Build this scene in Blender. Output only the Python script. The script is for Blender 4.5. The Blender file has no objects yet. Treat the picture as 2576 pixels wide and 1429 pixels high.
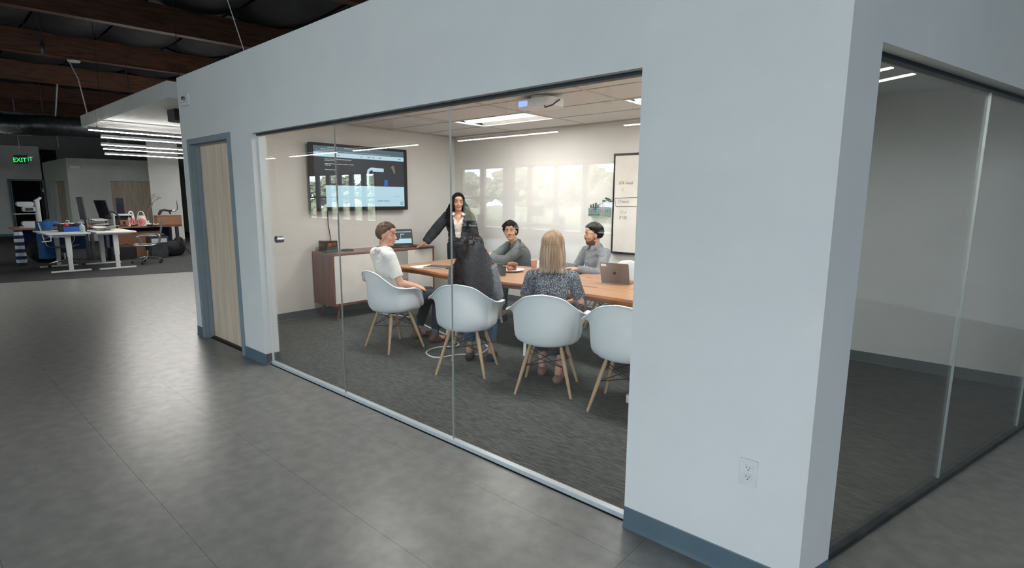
import bpy, bmesh, math, random
from math import sin, cos, pi, radians, sqrt, exp
from mathutils import Vector, Matrix, noise as mnoise
random.seed(7)
S = bpy.context.scene
COL = S.collection

# ---------------------------------------------------------------- camera
CAM_H = 1.56
FPX = 1363.9
cam = bpy.data.cameras.new('camera'); cam_o = bpy.data.objects.new('camera', cam); COL.objects.link(cam_o)
cam.sensor_width = 36.0; cam.sensor_fit = 'HORIZONTAL'; cam.lens = FPX / 2576 * 36.0
cam.clip_start = 0.05; cam.clip_end = 300
pitch, roll, yaw = 0.157269, 0.0057648, -0.7211966
fwd = Vector((sin(yaw) * cos(pitch), cos(yaw) * cos(pitch), -sin(pitch)))
r0 = Vector((cos(yaw), -sin(yaw), 0)); u0 = r0.cross(fwd)
rr = r0 * cos(roll) + u0 * sin(roll); uu = -r0 * sin(roll) + u0 * cos(roll)
mw = Matrix((rr, uu, -fwd)).transposed().to_4x4(); mw.translation = Vector((0, 0, CAM_H))
cam_o.matrix_world = mw
S.camera = cam_o

# ---------------------------------------------------------------- world, daylight, exposure
SKY = 9.0
PEND = 38.0        # linear pendants
PANEL = 10.0        # troffer diffusers
S.view_settings.view_transform = 'Standard'; S.view_settings.look = 'None'
S.view_settings.gamma = 1.0; S.view_settings.use_curve_mapping = False
S.view_settings.exposure = 0.0
w = bpy.data.worlds.new('sky'); S.world = w; w.use_nodes = True
nt = w.node_tree; bg = nt.nodes['Background']
bg.inputs['Color'].default_value = (0.78, 0.895, 1.0, 1); bg.inputs['Strength'].default_value = SKY
WY = -11.7          # the long window wall across the hall
EY = -4.1            # unseen entrance glazing, added to throw daylight on the front wall
WGROUPS = ((-30.2, 6, 1.15, WY, .30, 2.80), (-17.15, 6, 1.26, WY, .30, 2.80), (-4.1, 6, 1.35, EY, .10, 4.7))
for i, (x0, n, s, wy, wz0, wz1) in enumerate(WGROUPS):
    a = bpy.data.lights.new('window_portal', 'AREA'); a.shape = 'RECTANGLE'; a.size = n * s; a.size_y = wz1 - wz0
    a.cycles.is_portal = True
    o = bpy.data.objects.new('window_portal', a); COL.objects.link(o)
    o.location = (x0 + n * s / 2, wy - 0.02, (wz0 + wz1) / 2); o.rotation_euler = (pi / 2, 0, 0)
a = bpy.data.lights.new('window_portal', 'AREA'); a.shape = 'RECTANGLE'; a.size = 2.6; a.size_y = 3.0; a.cycles.is_portal = True
o = bpy.data.objects.new('window_portal', a); COL.objects.link(o); o.location = (8.52, -2.3, 1.65); o.rotation_euler = (pi / 2, 0, pi / 2)
sun = bpy.data.lights.new('sun', 'SUN'); sun.energy = 11.0; sun.angle = radians(1.5); sun.color = (1.0, 0.96, 0.88)
so = bpy.data.objects.new('sun', sun); COL.objects.link(so); so.rotation_euler = Vector((.12, -.76, -.64)).to_track_quat('-Z', 'Y').to_euler()
S.cycles.max_bounces = 10; S.cycles.diffuse_bounces = 5; S.cycles.glossy_bounces = 5
S.cycles.transparent_max_bounces = 16; S.cycles.sample_clamp_indirect = 6.0
S.cycles.caustics_reflective = False; S.cycles.caustics_refractive = False

# ---------------------------------------------------------------- materials
def s2l(c):
    c = c / 255.0
    return c / 12.92 if c <= 0.04045 else ((c + 0.055) / 1.055) ** 2.4
def rgb(*c): return (s2l(c[0]), s2l(c[1]), s2l(c[2]), 1)

def base_mat(name, c, rough=0.5, metal=0.0, spec=0.5):
    m = bpy.data.materials.new(name); m.use_nodes = True
    b = m.node_tree.nodes['Principled BSDF']
    b.inputs['Base Color'].default_value = rgb(*c); b.inputs['Roughness'].default_value = rough
    b.inputs['Metallic'].default_value = metal; b.inputs['Specular IOR Level'].default_value = spec
    return m, m.node_tree, b

def mat(name, c, rough=0.5, metal=0.0, spec=0.5, c2=None, scale=8.0, stretch=(1, 1, 1), rot=(0, 0, 0), bump=0.0, bscale=None, detail=4.0, lo=0.35, hi=0.65, kind='noise'):
    """principled material with a procedural colour mottling between c and c2, and fine relief"""
    m, t, b = base_mat(name, c, rough, metal, spec)
    N, L = t.nodes, t.links
    tc = N.new('ShaderNodeTexCoord'); mp = N.new('ShaderNodeMapping')
    mp.inputs['Scale'].default_value = stretch; mp.inputs['Rotation'].default_value = rot
    L.new(tc.outputs['Object'], mp.inputs['Vector'])
    if c2 is None: c2 = tuple(max(0, v * 0.96) for v in c)
    if kind == 'noise':
        tx = N.new('ShaderNodeTexNoise'); tx.inputs['Scale'].default_value = scale; tx.inputs['Detail'].default_value = detail
        fac = tx.outputs['Fac']
    elif kind == 'wave':
        tx = N.new('ShaderNodeTexWave'); tx.inputs['Scale'].default_value = scale; tx.inputs['Distortion'].default_value = 4.0
        tx.inputs['Detail'].default_value = detail; tx.inputs['Detail Scale'].default_value = 1.5
        fac = tx.outputs['Fac']
    else:
        tx = N.new('ShaderNodeTexVoronoi'); tx.inputs['Scale'].default_value = scale
        fac = tx.outputs['Distance']
    L.new(mp.outputs['Vector'], tx.inputs['Vector'])
    rp = N.new('ShaderNodeValToRGB'); rp.color_ramp.elements[0].position = lo; rp.color_ramp.elements[1].position = hi
    rp.color_ramp.elements[0].color = rgb(*c); rp.color_ramp.elements[1].color = rgb(*c2)
    L.new(fac, rp.inputs['Fac']); L.new(rp.outputs['Color'], b.inputs['Base Color'])
    if bump:
        nb = N.new('ShaderNodeTexNoise'); nb.inputs['Scale'].default_value = bscale or scale * 4; nb.inputs['Detail'].default_value = 3
        L.new(mp.outputs['Vector'], nb.inputs['Vector'])
        bp = N.new('ShaderNodeBump'); bp.inputs['Strength'].default_value = bump; bp.inputs['Distance'].default_value = 0.01
        L.new(nb.outputs['Fac'], bp.inputs['Height']); L.new(bp.outputs['Normal'], b.inputs['Normal'])
    return m

def emis(name, c, strength):
    m, t, b = base_mat(name, (20, 20, 20), 0.4)
    b.inputs['Emission Color'].default_value = rgb(*c); b.inputs['Emission Strength'].default_value = strength
    return m

def glass_mat(name, tint=(0.985, 0.993, 0.99), boost=1.0):
    m = bpy.data.materials.new(name); m.use_nodes = True
    t = m.node_tree; N, L = t.nodes, t.links; N.clear()
    out = N.new('ShaderNodeOutputMaterial'); mix = N.new('ShaderNodeMixShader')
    tr = N.new('ShaderNodeBsdfTransparent'); tr.inputs['Color'].default_value = (*tint, 1)
    gl = N.new('ShaderNodeBsdfGlossy'); gl.inputs['Roughness'].default_value = 0.0
    geo = N.new('ShaderNodeNewGeometry'); fr = N.new('ShaderNodeFresnel')
    mr = N.new('ShaderNodeMapRange'); mr.inputs['To Min'].default_value = 1.52; mr.inputs['To Max'].default_value = 1 / 1.52
    L.new(geo.outputs['Backfacing'], mr.inputs['Value']); L.new(mr.outputs['Result'], fr.inputs['IOR'])
    mu = N.new('ShaderNodeMath'); mu.operation = 'MULTIPLY'; mu.inputs[1].default_value = boost; mu.use_clamp = True
    L.new(fr.outputs['Fac'], mu.inputs[0])
    L.new(mu.outputs[0], mix.inputs['Fac']); L.new(tr.outputs[0], mix.inputs[1]); L.new(gl.outputs[0], mix.inputs[2])
    L.new(mix.outputs[0], out.inputs['Surface'])
    return m

M = {}
M['wall'] = mat('wall_paint', (222, 224, 222), 0.72, c2=(218, 220, 219), scale=3, bump=0.05, bscale=220)
M['wall_in'] = mat('interior_wall_paint', (220, 219, 215), 0.75, c2=(217, 216, 212), scale=3, bump=0.05, bscale=220)
M['wall_far'] = mat('far_wall_paint', (206, 208, 208), 0.8, scale=2)
M['base'] = mat('vinyl_base', (88, 108, 118), 0.45, c2=(82, 101, 112), scale=5)
M['base_in'] = mat('grey_vinyl_base', (84, 89, 92), 0.5, scale=5)
M['lino'] = mat('grey_linoleum', (125, 126, 125), 0.32, spec=0.42, c2=(143, 143, 141), scale=11, detail=9, lo=0.36, hi=0.68, bump=0.03, bscale=60)
M['subfloor'] = mat('floor_joint', (62, 62, 60), 0.8)
M['carpet'] = mat('striated_carpet', (62, 65, 66), 0.95, spec=0.1, c2=(110, 113, 111), scale=80, stretch=(0.16, 1.5, 1), rot=(0, 0, radians(15.6)), detail=5, lo=0.32, hi=0.72, bump=0.5, bscale=60)
M['carpet2'] = mat('office_carpet', (60, 60, 62), 0.95, spec=0.1, c2=(78, 78, 80), scale=20, bump=0.3)
M['tile'] = mat('ceiling_tile', (216, 216, 215), 0.85, c2=(209, 209, 208), scale=40, bump=0.15, bscale=160)
M['tbar'] = mat('ceiling_grid', (190, 186, 180), 0.5)
M['alu'] = mat('brushed_aluminium', (206, 214, 218), 0.4, metal=0.25, scale=30, stretch=(1, 30, 1))
M['alu_dark'] = mat('dark_anodised_track', (52, 60, 68), 0.45, metal=0.5)
M['doorframe'] = mat('blue_grey_door_frame', (132, 148, 154), 0.42, c2=(126, 142, 149), scale=6)
M['maple'] = mat('maple_veneer', (230, 212, 190), 0.42, c2=(208, 186, 160), scale=3.0, stretch=(5.0, 5.0, 0.45), detail=4, lo=0.3, hi=0.75)
M['glass'] = glass_mat('partition_glass', boost=1.15)
M['pane'] = glass_mat('window_glass', (0.99, 0.995, 0.995), boost=0.6)
M['joint'] = mat('polished_glass_edge', (176, 186, 186), 0.25, spec=0.8)
M['wall_dim'] = M['wall']
M['beam'] = mat('glulam_beam', (102, 66, 44), 0.6, c2=(68, 44, 30), scale=3, stretch=(8, 0.5, 8), detail=6)
M['deck'] = mat('foil_insulation', (42, 45, 50), 0.75, c2=(28, 30, 35), scale=3, bump=0.3, bscale=8)
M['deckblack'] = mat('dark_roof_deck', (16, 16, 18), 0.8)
M['duct'] = mat('galvanised_duct', (96, 100, 104), 0.35, metal=0.8, c2=(78, 82, 86), scale=10)
M['white'] = mat('white_paint', (222, 224, 224), 0.45, scale=9)
M['offwhite'] = mat('warm_white_laminate', (224, 221, 214), 0.35, scale=7)
M['greylam'] = mat('grey_laminate', (160, 160, 157), 0.4, scale=7)
M['shell'] = mat('pale_shell_plastic', (238, 243, 245), 0.42, spec=0.5, c2=(235, 240, 243), scale=9)
M['dowel'] = mat('natural_maple_dowel', (202, 172, 136), 0.45, c2=(184, 152, 116), scale=6, stretch=(4, 4, 0.6))
M['black'] = mat('black_steel', (24, 25, 27), 0.4, scale=12)
M['blackpl'] = mat('black_plastic', (22, 23, 26), 0.5, scale=12)
M['chrome'] = mat('polished_metal', (205, 208, 210), 0.18, metal=0.95, scale=5)
M['walnut'] = mat('walnut_veneer', (122, 76, 52), 0.4, c2=(94, 56, 38), scale=2.4, stretch=(6, 6, 0.5), detail=6)
M['walnut_top'] = mat('walnut_top', (134, 84, 58), 0.35, c2=(104, 62, 42), scale=2.4, stretch=(6, 0.5, 6), detail=6)
M['slab'] = mat('live_edge_slab', (188, 148, 114), 0.38, c2=(160, 118, 86), scale=2.2, stretch=(0.5, 7, 3), detail=7, lo=0.3, hi=0.72)
M['slab_edge'] = mat('slab_bark_edge', (168, 110, 66), 0.6, c2=(120, 74, 42), scale=5, stretch=(1, 4, 4), bump=0.5, bscale=14)
M['knot'] = mat('wood_knot', (84, 56, 38), 0.5, c2=(130, 88, 56), scale=30)
M['bench'] = mat('butcher_block', (158, 112, 80), 0.45, c2=(134, 92, 62), scale=4, stretch=(6, 0.6, 4))
M['cardboard'] = mat('cardboard', (140, 102, 78), 0.85, scale=6)
M['paper'] = mat('white_paper', (232, 232, 230), 0.8, scale=9)
M['spacegrey'] = mat('space_grey_aluminium', (112, 114, 118), 0.35, metal=0.6, scale=9)
M['gold'] = mat('warm_grey_aluminium', (124, 116, 111), 0.45, metal=0.25, scale=9)
M['wboard'] = mat('whiteboard_enamel', (226, 224, 216), 0.25, scale=4)
M['ink'] = mat('marker_ink', (60, 62, 70), 0.7)
M['screen_dark'] = emis('screen_charcoal', (40, 44, 52), 1.0)
M['screen_white'] = emis('screen_pale_blue', (196, 232, 246), 0.95)
M['screen_mid'] = emis('screen_browser_bar', (84, 108, 122), 0.9)
M['screen_text'] = emis('screen_text', (205, 215, 222), 0.9)
M['screen_ink'] = emis('screen_dark_text', (70, 90, 110), 0.8)
M['screen_blue'] = emis('screen_blue', (40, 110, 205), 0.9)
M['screen_skin'] = emis('screen_skin', (150, 130, 120), 0.7)
M['blue_led'] = emis('blue_lamp_lens', (140, 165, 255), 1.6)
M['led'] = emis('led_strip', (255, 252, 244), PEND)
M['led_office'] = emis('office_led_strip', (255, 252, 246), 100.0)
M['led_soft'] = emis('soft_led_strip', (255, 252, 244), 9.0)
M['uplight'] = emis('led_uplight', (255, 250, 242), 4.0)
M['panel'] = emis('troffer_lens', (255, 248, 238), PANEL)
M['panel_far'] = emis('far_room_lens', (255, 246, 234), 8.0)
M['green_led'] = emis('exit_green', (60, 235, 130), 1.3)
M['darkpen'] = mat('fixture_housing', (150, 152, 154), 0.4, metal=0.3)
M['leaf'] = mat('tree_foliage', (116, 124, 100), 0.85, c2=(166, 170, 146), scale=2.5, detail=6)
M['bark'] = mat('tree_bark', (96, 82, 70), 0.9, scale=8, bump=0.4)
M['asphalt'] = mat('outdoor_paving', (150, 150, 146), 0.9, scale=2)
M['bluefab'] = mat('blue_jacket_cloth', (34, 92, 150), 0.75, c2=(26, 74, 126), scale=9, bump=0.3, bscale=30)
M['navy'] = mat('navy_cloth', (28, 44, 84), 0.85, scale=12)
M['plastic_blue'] = mat('blue_plastic', (26, 84, 180), 0.4)
M['red'] = mat('red_print', (196, 40, 38), 0.6)
M['bag'] = mat('thin_white_bag', (214, 212, 208), 0.5, scale=9)
M['blkfab'] = mat('black_nylon', (20, 21, 26), 0.7, scale=14, bump=0.3)
M['stereo'] = mat('instrument_enamel', (190, 196, 200), 0.35)
M['twig'] = mat('dry_branch', (112, 92, 74), 0.85)
M['panelwood'] = mat('pale_panel', (196, 184, 168), 0.6, c2=(172, 160, 144), scale=2.0, stretch=(1, 6, 1), detail=5)
M['screenoff'] = mat('dark_monitor_glass', (26, 28, 40), 0.25)
M['monback'] = mat('monitor_back', (58, 52, 50), 0.5)

# ---------------------------------------------------------------- mesh helpers
class MB:
    def __init__(s): s.v = []; s.f = []; s.m = []; s.mi = 0
    def add(s, vs, fs):
        o = len(s.v); s.v += [Vector(v) for v in vs]; s.f += [tuple(i + o for i in f) for f in fs]; s.m += [s.mi] * len(fs)
        return s
    def box(s, lo, hi):
        x0, y0, z0 = lo; x1, y1, z1 = hi
        return s.add([(x0, y0, z0), (x1, y0, z0), (x1, y1, z0), (x0, y1, z0), (x0, y0, z1), (x1, y0, z1), (x1, y1, z1), (x0, y1, z1)],
                     [(0, 3, 2, 1), (4, 5, 6, 7), (0, 1, 5, 4), (1, 2, 6, 5), (2, 3, 7, 6), (3, 0, 4, 7)])
    def obox(s, c, size, R=None):
        R = R or Matrix.Identity(3); c = Vector(c); h = [x / 2 for x in size]
        vs = [c + R @ Vector((a * h[0], b * h[1], d * h[2])) for d in (-1, 1) for a, b in ((-1, -1), (1, -1), (1, 1), (-1, 1))]
        return s.add(vs, [(0, 3, 2, 1), (4, 5, 6, 7), (0, 1, 5, 4), (1, 2, 6, 5), (2, 3, 7, 6), (3, 0, 4, 7)])
    def rbox(s, lo, hi, r=0.02, n=3, axis=2):
        """box with rounded vertical edges"""
        x0, y0, z0 = lo; x1, y1, z1 = hi
        if axis == 2: a0, a1, b0, b1, c0, c1 = x0, x1, y0, y1, z0, z1
        elif axis == 1: a0, a1, b0, b1, c0, c1 = x0, x1, z0, z1, y0, y1
        else: a0, a1, b0, b1, c0, c1 = y0, y1, z0, z1, x0, x1
        p = []
        for cx, cy, t0 in ((a1 - r, b1 - r, 0), (a0 + r, b1 - r, 90), (a0 + r, b0 + r, 180), (a1 - r, b0 + r, 270)):
            for k in range(n + 1):
                t = radians(t0 + 90 * k / n); p.append((cx + r * cos(t), cy + r * sin(t)))
        def pt(a, b, c): return (a, b, c) if axis == 2 else ((a, c, b) if axis == 1 else (c, a, b))
        k = len(p); vs = [pt(a, b, c0) for a, b in p] + [pt(a, b, c1) for a, b in p]
        return s.add(vs, [tuple(range(k))[::-1], tuple(range(k, 2 * k))] + [(i, (i + 1) % k, k + (i + 1) % k, k + i) for i in range(k)])
    def prism(s, poly, z0, z1):
        k = len(poly)
        return s.add([(x, y, z0) for x, y in poly] + [(x, y, z1) for x, y in poly],
                     [tuple(range(k))[::-1], tuple(range(k, 2 * k))] + [(i, (i + 1) % k, k + (i + 1) % k, k + i) for i in range(k)])
    def prism3(s, pts, off):
        k = len(pts); off = Vector(off); P = [Vector(p) for p in pts]
        return s.add(P + [p + off for p in P], [tuple(range(k))[::-1], tuple(range(k, 2 * k))] + [(i, (i + 1) % k, k + (i + 1) % k, k + i) for i in range(k)])
    def tube(s, pts, r, n=8, closed=False, flat=None):
        P = [Vector(p) for p in pts]; m = len(P)
        R = r if isinstance(r, (list, tuple)) else [r] * m
        vs = []; prev = None
        for i, p in enumerate(P):
            d = (P[(i + 1) % m] - P[i - 1]) if closed else (P[min(i + 1, m - 1)] - P[max(i - 1, 0)])
            d = d.normalized() if d.length > 1e-9 else Vector((0, 0, 1))
            if prev is None:
                a = Vector((0, 0, 1)) if abs(d.z) < 0.9 else Vector((1, 0, 0))
                u = d.cross(a).normalized()
            else:
                u = prev - d * prev.dot(d)
                u = u.normalized() if u.length > 1e-6 else d.orthogonal().normalized()
            prev = u; w_ = d.cross(u)
            for k in range(n):
                t = 2 * pi * k / n
                vs.append(p + (u * cos(t) + w_ * sin(t) * (flat or 1)) * R[i])
        fs = []
        for i in range(m if closed else m - 1):
            j = (i + 1) % m
            for k in range(n): fs.append((i * n + k, i * n + (k + 1) % n, j * n + (k + 1) % n, j * n + k))
        if not closed: fs += [tuple(range(n))[::-1], tuple((m - 1) * n + k for k in range(n))]
        return s.add(vs, fs)
    def cyl(s, p0, p1, r0, r1=None, n=16): return s.tube([p0, p1], [r0, r0 if r1 is None else r1], n)
    def ell(s, c, r, R=None, n=14, m=9):
        c = Vector(c); R = R or Matrix.Identity(3); r = (r, r, r) if not isinstance(r, (tuple, list)) else r
        vs = [c + R @ Vector((0, 0, r[2]))]
        for i in range(1, m):
            a = pi * i / m
            for k in range(n):
                t = 2 * pi * k / n
                vs.append(c + R @ Vector((r[0] * sin(a) * cos(t), r[1] * sin(a) * sin(t), r[2] * cos(a))))
        vs.append(c + R @ Vector((0, 0, -r[2]))); L_ = len(vs) - 1
        fs = [(0, 1 + k, 1 + (k + 1) % n) for k in range(n)]
        for i in range(m - 2):
            for k in range(n): fs.append((1 + i * n + k, 1 + (i + 1) * n + k, 1 + (i + 1) * n + (k + 1) % n, 1 + i * n + (k + 1) % n))
        fs += [(L_, 1 + (m - 2) * n + (k + 1) % n, 1 + (m - 2) * n + k) for k in range(n)]
        return s.add(vs, fs)
    def limb(s, p0, p1, r0, r1=None, c0=True, c1=True, n=14):
        r1 = r0 if r1 is None else r1
        s.cyl(p0, p1, r0, r1, n)
        if c0: s.ell(p0, r0, n=n)
        if c1: s.ell(p1, r1, n=n)
        return s
    def lathe(s, prof, c=(0, 0, 0), n=20):
        c = Vector(c); m = len(prof); vs = []
        for r, z in prof:
            for k in range(n): vs.append(c + Vector((r * cos(2 * pi * k / n), r * sin(2 * pi * k / n), z)))
        fs = [tuple(range(n))[::-1], tuple((m - 1) * n + k for k in range(n))]
        for i in range(m - 1):
            for k in range(n): fs.append((i * n + k, i * n + (k + 1) % n, (i + 1) * n + (k + 1) % n, (i + 1) * n + k))
        return s.add(vs, fs)
    def grid(s, P):
        a = len(P); b = len(P[0])
        return s.add([p for row in P for p in row], [(i * b + j, i * b + j + 1, (i + 1) * b + j + 1, (i + 1) * b + j) for i in range(a - 1) for j in range(b - 1)])
    def xf(s, Mx, start=0):
        for i in range(start, len(s.v)): s.v[i] = Mx @ s.v[i]
        return s
    def build(s, name, material, parent=None, smooth=False, bevel=0, autos=None):
        me = bpy.data.meshes.new(name); me.from_pydata([tuple(v) for v in s.v], [], s.f)
        mats = material if isinstance(material, (list, tuple)) else [material]
        for m_ in mats: me.materials.append(m_)
        if len(mats) > 1:
            for p, i in zip(me.polygons, s.m): p.material_index = i
        bm = bmesh.new(); bm.from_mesh(me); bmesh.ops.recalc_face_normals(bm, faces=bm.faces)
        if bevel:
            es = [e for e in bm.edges if len(e.link_faces) == 2 and e.calc_face_angle() > 0.6]
            bmesh.ops.bevel(bm, geom=es, offset=bevel, segments=2, affect='EDGES', profile=0.5)
        if smooth:
            ang = autos or 0.7
            for f in bm.faces: f.smooth = True
            for e in bm.edges:
                if len(e.link_faces) == 2 and e.calc_face_angle() > ang: e.smooth = False
        bm.to_mesh(me); bm.free(); me.update()
        o = bpy.data.objects.new(name, me); COL.objects.link(o)
        if parent is not None: o.parent = parent
        return o

def RZ(a): return Matrix.Rotation(a, 3, 'Z')
def rot3(rx=0, ry=0, rz=0): return Matrix.Rotation(rz, 3, 'Z') @ Matrix.Rotation(ry, 3, 'Y') @ Matrix.Rotation(rx, 3, 'X')

def tag(o, label=None, cat=None, group=None, kind=None):
    if label: o['label'] = label
    if cat: o['category'] = cat
    if group: o['group'] = group
    if kind: o['kind'] = kind
    return o
def thing(name, label, cat, loc=(0, 0, 0), rotz=0.0, group=None):
    o = bpy.data.objects.new(name, None); COL.objects.link(o); o.empty_display_size = 0.1
    o.location = loc; o.rotation_euler = (0, 0, rotz)
    return tag(o, label, cat, group)
def struct(o): o['kind'] = 'structure'; return o
def struct_root(name, loc=(0, 0, 0), rotz=0.0):
    o = bpy.data.objects.new(name, None); COL.objects.link(o); o.location = loc; o.rotation_euler = (0, 0, rotz)
    o['kind'] = 'structure'; return o
def dup(root, loc, rotz=None, label=None, group=None):
    r = root.copy(); COL.objects.link(r); r.location = loc
    if rotz is not None: r.rotation_euler = (0, 0, rotz)
    if label: r['label'] = label
    if group: r['group'] = group
    for ch in list(root.children):
        c = ch.copy(); COL.objects.link(c); c.parent = r
        for g in list(ch.children):
            d = g.copy(); COL.objects.link(d); d.parent = c
    return r
def remesh(o, voxel, smooth_it=4, disp=0.0, dscale=0.08, sf=0.5):
    md = o.modifiers.new('r', 'REMESH'); md.mode = 'VOXEL'; md.voxel_size = voxel; md.use_smooth_shade = True
    if smooth_it:
        sm = o.modifiers.new('s', 'SMOOTH'); sm.factor = sf; sm.iterations = smooth_it
    if disp:
        tx = bpy.data.textures.new('folds', 'CLOUDS'); tx.noise_scale = dscale
        dm = o.modifiers.new('d', 'DISPLACE'); dm.texture = tx; dm.strength = disp; dm.mid_level = 0.5
    bpy.context.view_layer.update()
    dg = bpy.context.evaluated_depsgraph_get()
    me = bpy.data.meshes.new_from_object(o.evaluated_get(dg)); old = o.data
    me.name = old.name; o.modifiers.clear(); o.data = me; bpy.data.meshes.remove(old)
    for p in me.polygons: p.use_smooth = True
    return o
def text(name, body, size, loc, R, material, parent=None, extrude=0.001, align='LEFT', shear=0.0, sx=1.0, thin=0.0):
    cu = bpy.data.curves.new(name, 'FONT'); cu.body = body; cu.size = size; cu.extrude = extrude; cu.align_x = align; cu.shear = shear
    cu.offset = thin; cu.materials.append(material)
    o = bpy.data.objects.new(name, cu); COL.objects.link(o)
    mx = (R.to_4x4() @ Matrix.Diagonal((sx, 1, 1, 1))); mx.translation = Vector(loc)
    o.matrix_local = mx
    bpy.context.view_layer.update()
    me = bpy.data.meshes.new_from_object(o.evaluated_get(bpy.context.evaluated_depsgraph_get()))
    n = bpy.data.objects.new(name, me); COL.objects.link(n); n.matrix_local = mx
    bpy.data.objects.remove(o); bpy.data.curves.remove(cu)
    if parent is not None: n.parent = parent; n.matrix_parent_inverse = Matrix.Identity(4)
    return n
# ================================================================ STRUCTURE
YF = 2.166; YG = 2.23; YI = 2.296; YB = 6.10; XT = -6.6; ZC = 2.508; ZW = 2.80
BD = Vector((0.269, 0.963, 0)); BN = Vector((0.963, -0.269, 0))    # direction and outward normal of the slanted side wall
OX0, OX1, OZ = -4.965, -1.178, 2.108
DX0, DX1, DZ = -6.455, -5.44, 2.12
C0 = Vector((-0.416, YF, 0))

# ---- front wall (with the glazed opening and the door opening)
m = MB()
def wseg(x0, x1, z0, z1): m.box((x0, YF, z0), (x1, YI, z1))
wseg(-6.68, DX0, 0, ZW); wseg(DX0, DX1, DZ, ZW); wseg(DX1, OX0, 0, ZW); wseg(OX0, OX1, OZ, ZW)
m.prism([(OX1, YF), (C0.x, C0.y), (C0.x + BD.x * 0.135, C0.y + BD.y * 0.135), (OX1, YI)], 0, ZW)
struct(m.build('wall_front', M['wall']))
# ---- slanted side wall with its own glazed opening
JT = 0.222          # distance of the jamb from the corner
def sp(t, n, z): v = C0 + BD * t + BN * n; return (v.x, v.y, z)
m = MB()
def sseg(t0, t1, z0, z1, n0=-0.14, n1=0.0):
    m.prism([sp(t0, n0, 0)[:2], sp(t1, n0, 0)[:2], sp(t1, n1, 0)[:2], sp(t0, n1, 0)[:2]], z0, z1)
sseg(0.135, JT, 0, ZW); sseg(JT, 3.7, 2.112, ZW); sseg(3.7, 4.085, 0, ZW)
struct(m.build('wall_side', M['wall']))
# ---- walls of the rooms
m = MB(); m.box((XT - 0.08, YI, 0), (XT, YB, ZW)); struct(m.build('wall_television', M['wall_in']))
m = MB(); m.prism([(XT - 0.08, YB), (0.62, YB), (0.655, YB + 0.12), (XT - 0.08, YB + 0.12)], 0, ZW); struct(m.build('wall_back', M['wall_in']))
m = MB(); m.box((-1.12, YI, 0), (-1.02, YB, ZC)); struct(m.build('wall_divider', M['wall_in']))
m = MB(); m.prism([(XT - 0.0, YI + 0.001), (-0.42, YI + 0.001), (0.52, YB), (XT, YB)], ZW - 0.02, ZW - .001); struct(m.build('trim_1', M['wall_far']))   # lid above the suspended ceilings

# ---- floors
fl = struct_root('floor')
m = MB(); m.box((-34, -12, -0.06), (9, 9, -0.004)); m.build('subfloor', M['subfloor'], fl)
def lim(x, y): return [(x, y)]
rows = []
y = 0.745
while y > WY: y -= 0.605
k = 0
CARP0 = Vector((-13.25, 1.147, 0)); 
def carp_x(yy): return CARP0.x + (yy - CARP0.y) * 0.269 / 0.963
def strip(x0, x1, y0, y1):
    g = 0.0007
    mm = MB(); mm.box((x0 + g, y0 + g, -0.004), (x1 - g, y1 - g, 0.0)); mm.build('floor_tile', M['lino'], fl)
while y < 8.4:
    y1 = y + 0.605
    if y < YF - 0.05:
        for x0, x1 in ((-16.5, -6.0), (-6.0, -1.05), (-1.05, 3.0), (3.0, 8.5)): strip(x0, x1, y, min(y1, YF + 0.03) if y1 > YF else y1)
        if y1 > YF:
            strip(-16.5, -6.68, YF + 0.03, y1); strip(-0.4, 8.5, YF + 0.03, y1)
    else:
        strip(-16.5, -6.7, y, y1); strip(-0.4, 8.5, y, y1)
    y = y1
m = MB(); m.prism([(XT, YG), (-0.475, YG), (0.60, YB), (XT, YB)], -0.004, 0.003)
m.build('room_carpet', M['carpet'], fl)
m = MB(); m.prism([(carp_x(-11.6), -11.6), (carp_x(8.5), 8.5), (-34, 8.5), (-34, -11.6)], 0.0, 0.006)
m.build('office_carpet', M['carpet2'], fl)

# ---- baseboards: a flat strip with a rounded toe
def baseboard(name, p0, p1, nrm, h=0.104, mt=None):
    p0 = Vector(p0); p1 = Vector(p1); nrm = Vector(nrm).normalized()
    prof = [(0, 0), (0.014, 0), (0.013, 0.006), (0.006, 0.016), (0.004, h - 0.004), (0.002, h), (0, h)]
    a = [p0 + nrm * q + Vector((0, 0, z)) for q, z in prof]; b = [p1 + nrm * q + Vector((0, 0, z)) for q, z in prof]
    k = len(prof)
    mm = MB().add(a + b, [tuple(range(k)), tuple(range(k, 2 * k))[::-1]] + [(i, (i + 1) % k, k + (i + 1) % k, k + i) for i in range(k)])
    return struct(mm.build(name, mt or M['base']))
baseboard('baseboard_front_left', (-6.68, YF, 0), (DX0 - 0.045, YF, 0), (0, -1, 0))
baseboard('baseboard_front_middle', (DX1 + 0.045, YF, 0), (OX0 + 0.012, YF, 0), (0, -1, 0))
baseboard('baseboard_jamb', (OX0, YF, 0), (OX0, YI, 0), (1, 0, 0), mt=M['base_in'])
baseboard('baseboard_front_right', (OX1, YF, 0), (C0.x + 0.004, YF, 0), (0, -1, 0))
baseboard('baseboard_side', (C0.x - 0.003, YF - 0.01, 0), sp(JT, 0, 0), BN)
baseboard('baseboard_television', (XT, YI, 0), (XT, YB, 0), (1, 0, 0), mt=M['base_in'])
baseboard('baseboard_back', (XT, YB, 0), (0.52, YB, 0), (0, -1, 0), mt=M['base_in'])
baseboard('baseboard_end', (-6.68, YF, 0), (-6.68, YB + 0.12, 0), (-1, 0, 0))

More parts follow.
